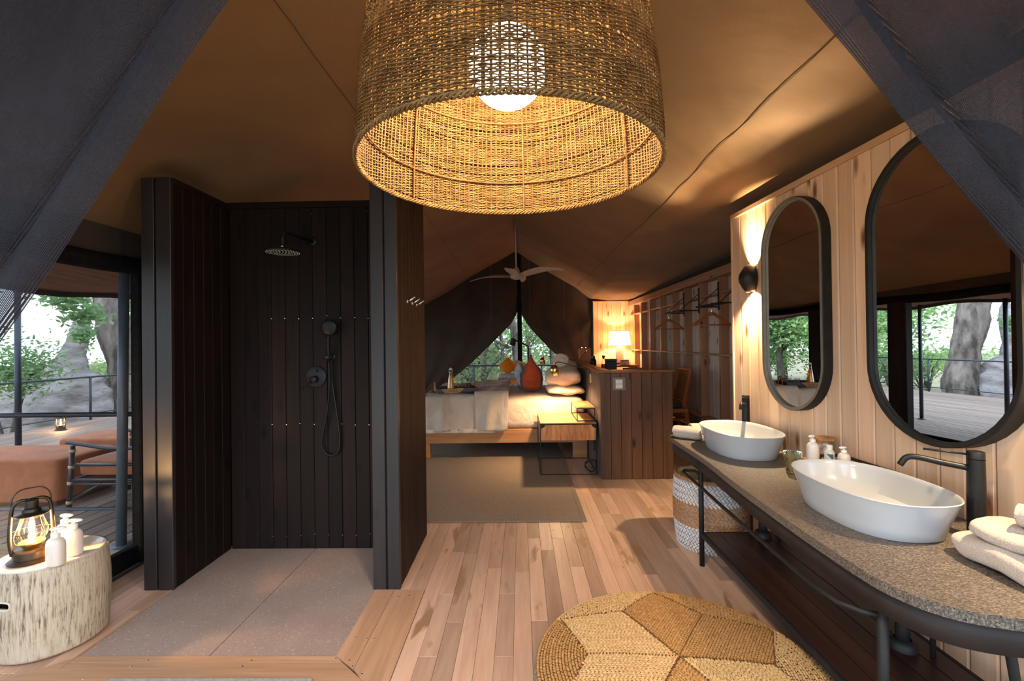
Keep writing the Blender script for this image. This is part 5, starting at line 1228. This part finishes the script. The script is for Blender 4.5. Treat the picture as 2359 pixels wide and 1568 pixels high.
# ---- awning over the deck
aw = STE('ceiling_awning', 'reed lined awning over the deck', (-3.6, 8, 2.1))
MB().grid(lambda u, v: (-2.74-1.95*u, 1.2+v*12, 2.36-.20*u+.03*math.sin(v*40)*u), 8, 60).build('reed_lining', m_thatch, aw, True, .05, offset=1)
MB().grid(lambda u, v: (-4.69-.01*u, 1.2+v*12, 2.17-.11*u+.03*math.sin(v*40)), 2, 60).build('valance', m_canvasdark, aw, True, .02)
# ---- tent pole and near railing
tp = T('tent_pole', 'grey steel tent pole with a base plate on the deck', 'pole', (-3.03, 3.44, 0))
MB().tube([(-3.04, 3.44, .0), (-2.995, 3.44, 2.3)], .034, 14).build('pole', m_pole, tp, True); MB().lathe((-3.04, 3.44, .0), [(.0001, .014), (.075, .012), (.08, .0)], 24).build('base_plate', m_pole, tp, True)
rl = T('tube_railing', 'low tubular railing crossing behind the tent pole', 'railing', (-4.2, 3.52, 0))
for z in (.985, .25): MB().tube([(-6.4, 3.54, z), (-2.8, 3.54, z)], .019 if z > .5 else .013, 10).build('rail', m_pole if z < .5 else m_rail, rl, True)
MB().tube([(-5.25, 3.54, 0), (-5.25, 3.54, 1.0)], .02, 10).build('post', m_rail, rl, True); MB().tube([(-6.4, 3.54, 0), (-6.4, 3.54, 1.0)], .02, 10).build('post', m_rail, rl, True)
MB().tube([(-3.03, 3.54, .82), (-2.8, 3.54, .93)], .014, 8).build('brace', m_rail, rl, True); MB().tube([(-3.03, 3.54, .06), (-2.8, 3.54, .2)], .014, 8).build('brace', m_rail, rl, True)
MB().tube([(-2.8, 3.54, .0), (-2.8, 3.54, 1.0)], .018, 8).build('post', m_rail, rl, True)
for i, (x, y) in enumerate(((-5.83, 5.24), (-4.6, 6.59), (-4.6, 7.95))):
    p_ = T('awning_post', ('dark round awning post beside the terracotta ottoman', 'dark awning post midway along the deck', 'dark awning post at the far end of the deck')[i], 'post', (x, y, 0)); MB().tube([(x, y, 0), (x, y, 2.19)], .03, 12).build('shaft', m_rail, p_, True); MB().lathe((x, y, 0), [(.0001, .012), (.06, .01), (.065, 0)], 18).build('foot', m_rail, p_, True)
# ---- far railing of the deck
fr = T('deck_railing', 'black wire railing along the outer deck edge', 'railing', (-9.1, 9.5, 0))
for y in (5.0, 7.3, 9.6, 11.9, 14.2): MB().tube([(-9.12, y, -.04), (-9.12, y, .9)], .022, 8).build('post', m_rail, fr, True)
for z in (.9, .12): MB().tube([(-9.12, 4.0, z), (-9.12, 15.3, z)], .02 if z > .5 else .012, 8).build('rail', m_rail, fr, True)
# ---- rear railing outside the gable
rr_ = T('rear_railing', 'black railing on the platform behind the gable window', 'railing', (-.5, 11.9, 0))
for x in (-3.0, -1.2, .55, 2.4): MB().tube([(x, 11.9, -.03), (x, 11.9, .93)], .022, 8).build('post', m_rail, rr_, True)
MB().tube([(-3.3, 11.9, .95), (2.8, 11.9, .90)], .024, 8).build('rail', m_rail, rr_, True)
# ---- outdoor furniture
def soft_box(name, label, x0, x1, y0, y1, z0, z1, mat):
    t = T(name, label, 'ottoman', ((x0+x1)/2, (y0+y1)/2, 0)); mb = MB(); rbox(mb, x0, x1, y0, y1, z0, z1, .13, 28, 18); mb.build('cushion', mat, t, True); bx(x0+.05, x1-.05, y0+.05, y1-.05, 0, z0+.02).build('plinth', m_shelf, t); return t
soft_box('outdoor_ottoman', 'broad terracotta fabric ottoman near the bamboo armchair', -5.7, -4.42, 4.30, 5.0, .03, .45, m_terra)
soft_box('outdoor_ottoman', 'terracotta fabric ottoman behind the bamboo armchair', -5.5, -4.15, 5.35, 6.0, .03, .44, m_terra)
ac = T('bamboo_armchair', 'black bamboo armchair with terracotta cushions on the deck', 'armchair', (-3.8, 4.5, 0))
X0, X1, Y0, Y1 = -4.2, -3.45, 4.22, 4.85
for (x, y, zt) in ((X0, Y0, .6), (X0+.02, Y1, .6), (X1, Y0, .6), (X1, Y1, .75)):
    MB().tube([(x-.02, y, 0), (x+.02, y, zt)], .021, 8).build('leg', m_bambooblk, ac, True)
    mb = MB()
    for z in (.07, .25, .4, .55): mb.tube([(x-.02+.04*z/zt, y, z-.014), (x-.02+.04*z/zt, y, z+.014)], .025, 8)
    mb.build('rattan_binding', m_knot, ac, True)
for y in (Y0, Y1):
    MB().tube(catmull([(X0-.03, y, .63), (X0+.1, y, .61), (-3.8, y, .57), (X1+.02, y, .58)], 5), .019, 8).build('arm_rail', m_bambooblk, ac, True)
    for z in (.42, .28, .24): MB().tube([(X0, y, z), (X1, y, z)], .015, 8).build('side_rail', m_bambooblk, ac, True)
    MB().tube([(X0+.02, y, .1), (X0+.3, y, .25)], .013, 8).build('brace', m_bambooblk, ac, True)
for x in (X0, X1): MB().tube([(x, Y0, .27), (x, Y1, .27)], .016, 8).build('cross_rail', m_bambooblk, ac, True)
mb = MB(); rbox(mb, X0+.0, X1-.05, Y0+.04, Y1-.04, .3, .45, .25); mb.build('seat_cushion', m_terra, ac, True)
mb = MB(); rbox(mb, X1-.12, X1+.03, Y0+.05, Y1-.05, .44, .78, .3); mb.build('back_cushion', m_terra, ac, True)
lantern('garden_lantern', 'lit lantern standing out on the open deck', tuple(PZ(140, 990, .0))[:2]+(0.0,), .95, 9, .3)

# ---- trees, mound, shrubs
def bark_tube(mb, pts, rs, n=14, seed=0):
    P = catmull(pts, 7); k0 = len(mb.v); R = []
    for i in range(len(P)):
        t = i/(len(P)-1)*(len(rs)-1); a = min(len(rs)-2, int(t)); R.append(rs[a]+(rs[a+1]-rs[a])*(t-a))
    mb.tube(P, R, n)
    for i in range(k0, len(mb.v)):
        v = Vector(mb.v[i]); d = mnoise.noise(v*2.3+Vector((seed, 0, 0)))*.5+mnoise.noise(v*6)*.25; c = P[min(len(P)-1, (i-k0)//n)]; q = v-c; mb.v[i] = tuple(c+q*(1+d*.35))
def leaves(mb, c, r, n, size=.06):
    c = Vector(c)
    for _ in range(n):
        d = Vector((random.gauss(0, .45), random.gauss(0, .45), random.gauss(0, .42))); p = c+Vector((d.x*r[0], d.y*r[1], d.z*r[2]))
        a = Vector((R_(-1, 1), R_(-1, 1), R_(-.8, .3))).normalized(); b = a.orthogonal().normalized(); b = Matrix.Rotation(R_(0, 6.3), 3, a) @ b; s = size*R_(.6, 1.3)
        mb.add([p-a*s, p+b*s*.45, p+a*s, p-b*s*.45], [(0, 1, 2, 3)])
def tree(name, label, base, path, rs, clusters, leafmat, nleaf, size=.06, branches=(), seed=0):
    t = T(name, label, 'tree', base, None); mb = MB(); bark_tube(mb, path, rs, 16, seed); 
    mb.build('trunk', m_bark, t, True)
    if branches:
        mb = MB()
        for b, r0 in branches: bark_tube(mb, b, [r0, r0*.6, r0*.25], 8, seed)
        mb.build('branches', m_bark, t, True)
    if clusters:
        mb = MB()
        for c, r in clusters: leaves(mb, c, r, nleaf, size)
        stuff(mb.build('foliage', leafmat, t))
    return t
# big trunk left of the deck
OY = 12.3; b0 = PY(292, 975, OY); 
tree('old_tree', 'massive grey barked tree trunk beyond the deck railing', (b0.x, OY, -.6), [PY(296, 1010, OY), PY(296, 940, OY), PY(291, 867, OY), PY(278, 812, OY), PY(262, 755, OY), PY(256, 690, OY), PY(256, 560, OY), PY(268, 300, OY)], [.62, .46, .36, .36, .37, .36, .36, .3],
     [(PY(150, 690, 8.2), (.42, .3, .2)), (PY(195, 725, 8.4), (.35, .3, .22)), (PY(190, 770, 11), (.3, .3, .25)), ((b0.x+.5, 13, 5), (2.5, 2.5, 1.2)), ((b0.x-2.0, 13.5, 5), (2.6, 2.6, 1.2)), ((b0.x+1.5, 14.5, 3.6), (1.8, 2, 1.2))], m_leaf, 230, .075,
     [([tuple(PY(256, 640, OY)), tuple(PY(220, 660, 10.5)), tuple(PY(160, 680, 8.3))], .07), ([(b0.x-.3, OY, 4.8), (b0.x+.8, 13, 5.4), (b0.x+2, 14, 5.6)], .2), ([(b0.x-.3, OY, 4.6), (b0.x-1.6, 13, 5.2), (b0.x-3, 13.6, 5.6)], .2)], 3)
# termite mound
mdc = PY(150, 935, 11.6); md = T('termite_mound', 'tall grey termite mound with a leaning spire', 'mound', (mdc.x, 11.6, -.7))
MR = [(1010, 0, 270), (946, 16, 256), (899, 46, 246), (867, 96, 230), (851, 118, 198), (819, 140, 195), (785, 158, 203), (755, 169, 206), (730, 176, 203), (717, 182, 196), (712, 188, 190)]
spx = []
for yy, xa, xb in MR: A_ = PY(xa, yy, 11.6); B2 = PY(xb, yy, 11.6); spx.append(((A_.z+B2.z)/2, max(.01, (B2.x-A_.x)/2), (A_.x+B2.x)/2-mdc.x))
old_ = [(-.7, 2.6, 0), (-.2, 2.2, 0), (.2, 1.6, .0), (.5, 1.05, .1), (.85, .72, .2), (1.2, .56, .3), (1.6, .48, .4), (2.0, .43, .45), (2.3, .36, .48), (2.5, .2, .48), (2.58, .01, .47)]
def mfn(u, v):
    k = v*(len(spx)-1); i = min(len(spx)-2, int(k)); f = k-i; z, r, ox = (spx[i][q]+(spx[i+1][q]-spx[i][q])*f for q in range(3)); a = 2*pi*u
    p = Vector((math.cos(a)*r, math.sin(a)*r*.8, z)); w_ = 1+.16*mnoise.noise(Vector((p.x*1.3, p.y*1.3, z*1.1)))+.1*mnoise.noise(p*4); return (mdc.x+ox+p.x*w_, 11.6+p.y*w_, z)
MB().grid(mfn, 64, 60, True).build('earth', m_mound, md, True)
# shrubs and trees on the left, also what the mirrors see
def shrub(i, x, y, z, rx, ry, rz, n, mat, label, size=.055):
    t = T('bush', label, 'bush', (x, y, -.62)); mb = MB()
    for k in range(7): a = R_(0, 6.3); mb.tube([(x, y, -.7), (x+.3*rx*math.cos(a), y+.3*ry*math.sin(a), z-.3*rz), (x+.7*rx*math.cos(a), y+.7*ry*math.sin(a), z+.5*rz*R_(.2, 1))], [.03, .02, .008], 5)
    mb.build('stems', m_bark, t, True); mb = MB()
    for k in range(6): leaves(mb, (x+R_(-.5, .5)*rx, y+R_(-.5, .5)*ry, z+R_(-.35, .35)*rz), (rx*.7, ry*.7, rz*.65), n//6, size)
    stuff(mb.build('foliage', mat, t))
q1 = PY(38, 840, 9.7)
shrub(0, q1.x-.2, 9.7, 1.1, 1.05, 1.0, .8, 2600, m_leaf, 'wide green bush in front of the termite mound', .05)
shrub(1, -15.5, 18, .5, 3.0, 2.5, .9, 2600, m_leaf2, 'pale bush far behind the termite mound', .09)
shrub(2, -11.9, 14.5, .7, 1.0, 1.0, .8, 900, m_leaf2, 'fresh green bush right of the termite mound', .06)
spots = [(-9.9, 15.4, 2.6, 2.0, 2.0), (-9.6, 18.6, 2.8, 2.2, 2.2), (-11.6, 16.6, 3.0, 2.2, 2.2), (-12.5, 17.5, 3.2, 2.8, 2.2), (-5.5, 22.5, 2.8, 2.6, 2.4), (-11.5, 21, 3.2, 3, 2.5), (-16.5, 20, 3.6, 3.2, 2.6), (-6.5, 27, 3.4, 3.2, 2.6), (-8.5, 19, 3, 2.6, 2.2), (-14, 24.5, 4, 3.4, 2.8)]
nm = ['thick leafy tree just past the old trunk', 'thick leafy tree at the deck corner', 'thick leafy tree between the deck corner and the far row', 'leafy tree behind the old trunk', 'leafy tree straight past the deck end', 'leafy tree standing in the second row past the deck', 'tall leafy tree in the far row past the deck', 'leafy tree at the outer far edge of the clearing', 'leafy tree off the end of the deck', 'tallest leafy tree of the far row']
for i, (x, y, z, rx, rz) in enumerate(spots):
    tree('bush_tree', nm[i], (x, y, -.6), [(x, y, -.7), (x+.1, y, 1), (x+R_(-.3, .3), y, z)], [.16, .12, .05], [((x+R_(-1, 1)*rx*.5, y+R_(-1, 1)*rx*.4, z+R_(-.6, .6)*rz*.7-.3), (rx*.75, rx*.7, rz*.55)) for _ in range(6)], m_leaf if i % 3 else m_leaf2, 620, .10, [([(x, y, 1), (x+.8, y+.2, 2.2), (x+1.8, y, z+.6)], .06), ([(x, y, 1), (x-.8, y-.2, 2.0), (x-1.8, y, z+.5)], .06)], i)
# ---- thicket behind the gable: grey twisting trunks with fresh leaves
lab = ['slim grey tree close behind the gable railing', 'forked grey tree behind the centre post', 'leaning grey tree right of the gable post', 'thin bare tree behind the daybed', 'pale trunked tree in the deeper thicket', 'crooked tree at the thicket edge', 'light green tree filling the right gable opening', 'green tree deep behind the gable', 'slender tree seen past the curtain edge', 'young tree low behind the rear railing']
for i in range(10):
    x = (-2.6, -1.1, 1.0, -1.7, -.6, -3.6, 2.0, .3, -4.4, -.2)[i]; y = (14.2, 13.6, 14.0, 15.4, 16.5, 16, 15.2, 18.5, 14.6, 13.4)[i]; ln = R_(-.5, .5); h = R_(3.2, 4.6); r0 = R_(.05, .13)
    br = []
    for k in range(7):
        z0 = R_(.2, h*.75); a = R_(0, 6.28); br.append(([(x+ln*z0/h, y, z0), (x+ln*z0/h+.4*math.cos(a), y+.3*math.sin(a), z0+R_(.2, .6)), (x+ln*z0/h+1.0*math.cos(a+.4), y+.6*math.sin(a), z0+R_(.4, 1.5))], r0*.45))
    tree('thicket_tree', lab[i], (x, y, -.6), [(x-.1, y, -.7), (x+.1*math.sin(i*3), y, .6), (x+ln*.5+.15*math.sin(i*5), y, h*.5), (x+ln, y, h)], [r0*1.3, r0, r0*.8, r0*.4], [((x+R_(-1.2, 1.2), y+R_(-.8, .8), R_(.5, 3.6)), (.8, .7, .6)) for _ in range(7)], m_leaf2 if i in (2, 6, 7) else m_leaf, (240 if i in (2, 6, 7) else 110), .055, br, i)
shrub(8, -10.4, 14.2, .6, 1.0, .9, .9, 1500, m_leaf, 'low green bush beside the old trunk', .06)
shrub(9, -10.6, 17.0, .7, 1.4, 1.2, 1.0, 2000, m_leaf, 'low green bush past the deck corner', .07)
shrub(10, -10.2, 20.6, .8, 1.6, 1.4, 1.2, 2000, m_leaf2, 'low pale bush further along the clearing', .08)
shrub(5, -2.5, 20, 1.5, 6, 2, 2.4, 5200, m_leaf2, 'broad pale green scrub closing the view behind the gable', .1)
shrub(6, 3.5, 19, 1.5, 4, 2, 2.4, 3600, m_leaf2, 'pale scrub right behind the gable thicket', .1)
shrub(7, -1.5, 15, -.1, 2.6, 1.4, .5, 1400, m_leaf, 'low weeds below the rear railing', .05)
hs_ = T('distant_cabin', 'small timber cabin half hidden in the thicket', 'cabin', (-3.2, 24, -.6)); bx(-6.2, -1.2, 24, 26, -.6, 1.2, b=.02).build('wall', m_beamout, hs_); bx(-6.6, -.8, 23.4, 26.4, 1.2, 1.5, b=.03).build('deck_roof', m_studback, hs_); bx(-5.6, -1.8, 23.95, 23.99, .1, 1.0).build('opening', m_shelf, hs_); bx(-5.8, -1.6, 24.2, 25.8, 1.5, 3.2, b=.02).build('upper_wall', m_beam, hs_)

# ================================================================== sub-parts: hang pieces under the part they belong to
SUBS = {'pendant_lamp': {'weave': ('braided_rim', 'stakes')}, 'rain_shower': {'head': ('nozzles',), 'arm': ('wall_flange', 'collar')}, 'shower_mixer': {'knob': ('lever',), 'plate': ('diverter',)},
        'vanity_table': {'shelf_frame': ('shelf_plank',), 'countertop': ('honed_face',)}, 'vessel_basin': {'bowl': ('drain',)}, 'basin_tap': {'handle_cap': ('lever',), 'column': ('spout',)},
        'oval_mirror': {'frame': ('rim', 'glass')}, 'wall_light': {'back_plate': ('bracket',)}, 'pump_bottle': {'collar': ('pump_head',), 'bottle': ('label_print',)}, 'toiletry_bottle': {'bottle': ('teal_label', 'blue_label')},
        'laundry_basket': {'inner_wall': ('cloth_liner',)}, 'drum_stool': {'drum_wall': ('hole_rim',)}, 'hurricane_lantern': {'burner': ('flame',), 'globe_glass': ('wire_guard',)}, 'garden_lantern': {'burner': ('flame',), 'globe_glass': ('wire_guard',)},
        'bedside_table': {'case': ('drawer_front', 'corner_plate')}, 'reading_lamp': {'wall_mount': ('switch_knob',), 'shade': ('bulb',)}, 'table_lamp': {'shade': ('shade_ring', 'shade_spider')},
        'portable_radio': {'case': ('dial', 'foot'), 'strap': ('strap_button',)}, 'glass_decanter': {'glass': ('stopper', 'brandy')}, 'duvet': {'cover': ('hem_underside',)}, 'serving_tray': {'tray_floor': ('tray_side',), 'tan_panel': ('tray_lettering',)},
        'coat_hanger': {'shoulder': ('hook',)}, 'storage_jar': {'glass': ('cotton_ball',)}, 'juice_bottle': {'glass': ('swing_stopper', 'juice')}, 'star_pouf': {'body': ('side_coil',)}, 'light_switch': {'plate': ('rocker',)}, 'bamboo_armchair': {'leg': ('rattan_binding',)}}
base = lambda o: o.name.split('.')[0]
for root in [o for o in list(bpy.data.objects) if o.parent is None and base(o) in SUBS]:
    kids = [c for c in bpy.data.objects if c.parent == root]
    for part, subs in SUBS[base(root)].items():
        ps = [c for c in kids if base(c) == part]
        for sname in subs:
            for i, c in enumerate([c for c in kids if base(c) == sname]):
                if ps: c.parent = ps[min(i, len(ps)-1)] if len(ps) > 1 else ps[0]

GROUPS = {'net_curtain': 'net door flaps at the entrance', 'vessel_basin': 'white basins on the vanity', 'basin_tap': 'black taps on the vanity', 'oval_mirror': 'oval mirrors on the pine wall', 'wall_light': 'wall lights beside the mirrors',
          'rolled_towel': 'rolled towels on the vanity', 'pump_bottle': 'frosted pump bottles', 'bed_pillow': 'cream pillows on the bed', 'scatter_cushion': 'cushions on the bed', 'daybed_cushion': 'cushions on the daybed', 'reading_lamp': 'brass reading lamps at the bed',
          'juice_glass': 'glasses on the tray', 'clothes_rail': 'clothes rails on the stud wall', 'coat_hanger': 'wooden coat hangers', 'outdoor_ottoman': 'terracotta ottomans on the deck', 'awning_post': 'posts of the awning', 'bush': 'bushes around the tent', 'bush_tree': 'leafy trees past the deck', 'thicket_tree': 'trees behind the gable'}
for o in bpy.data.objects:
    if o.parent is None and base(o) in GROUPS: o['group'] = GROUPS[base(o)]
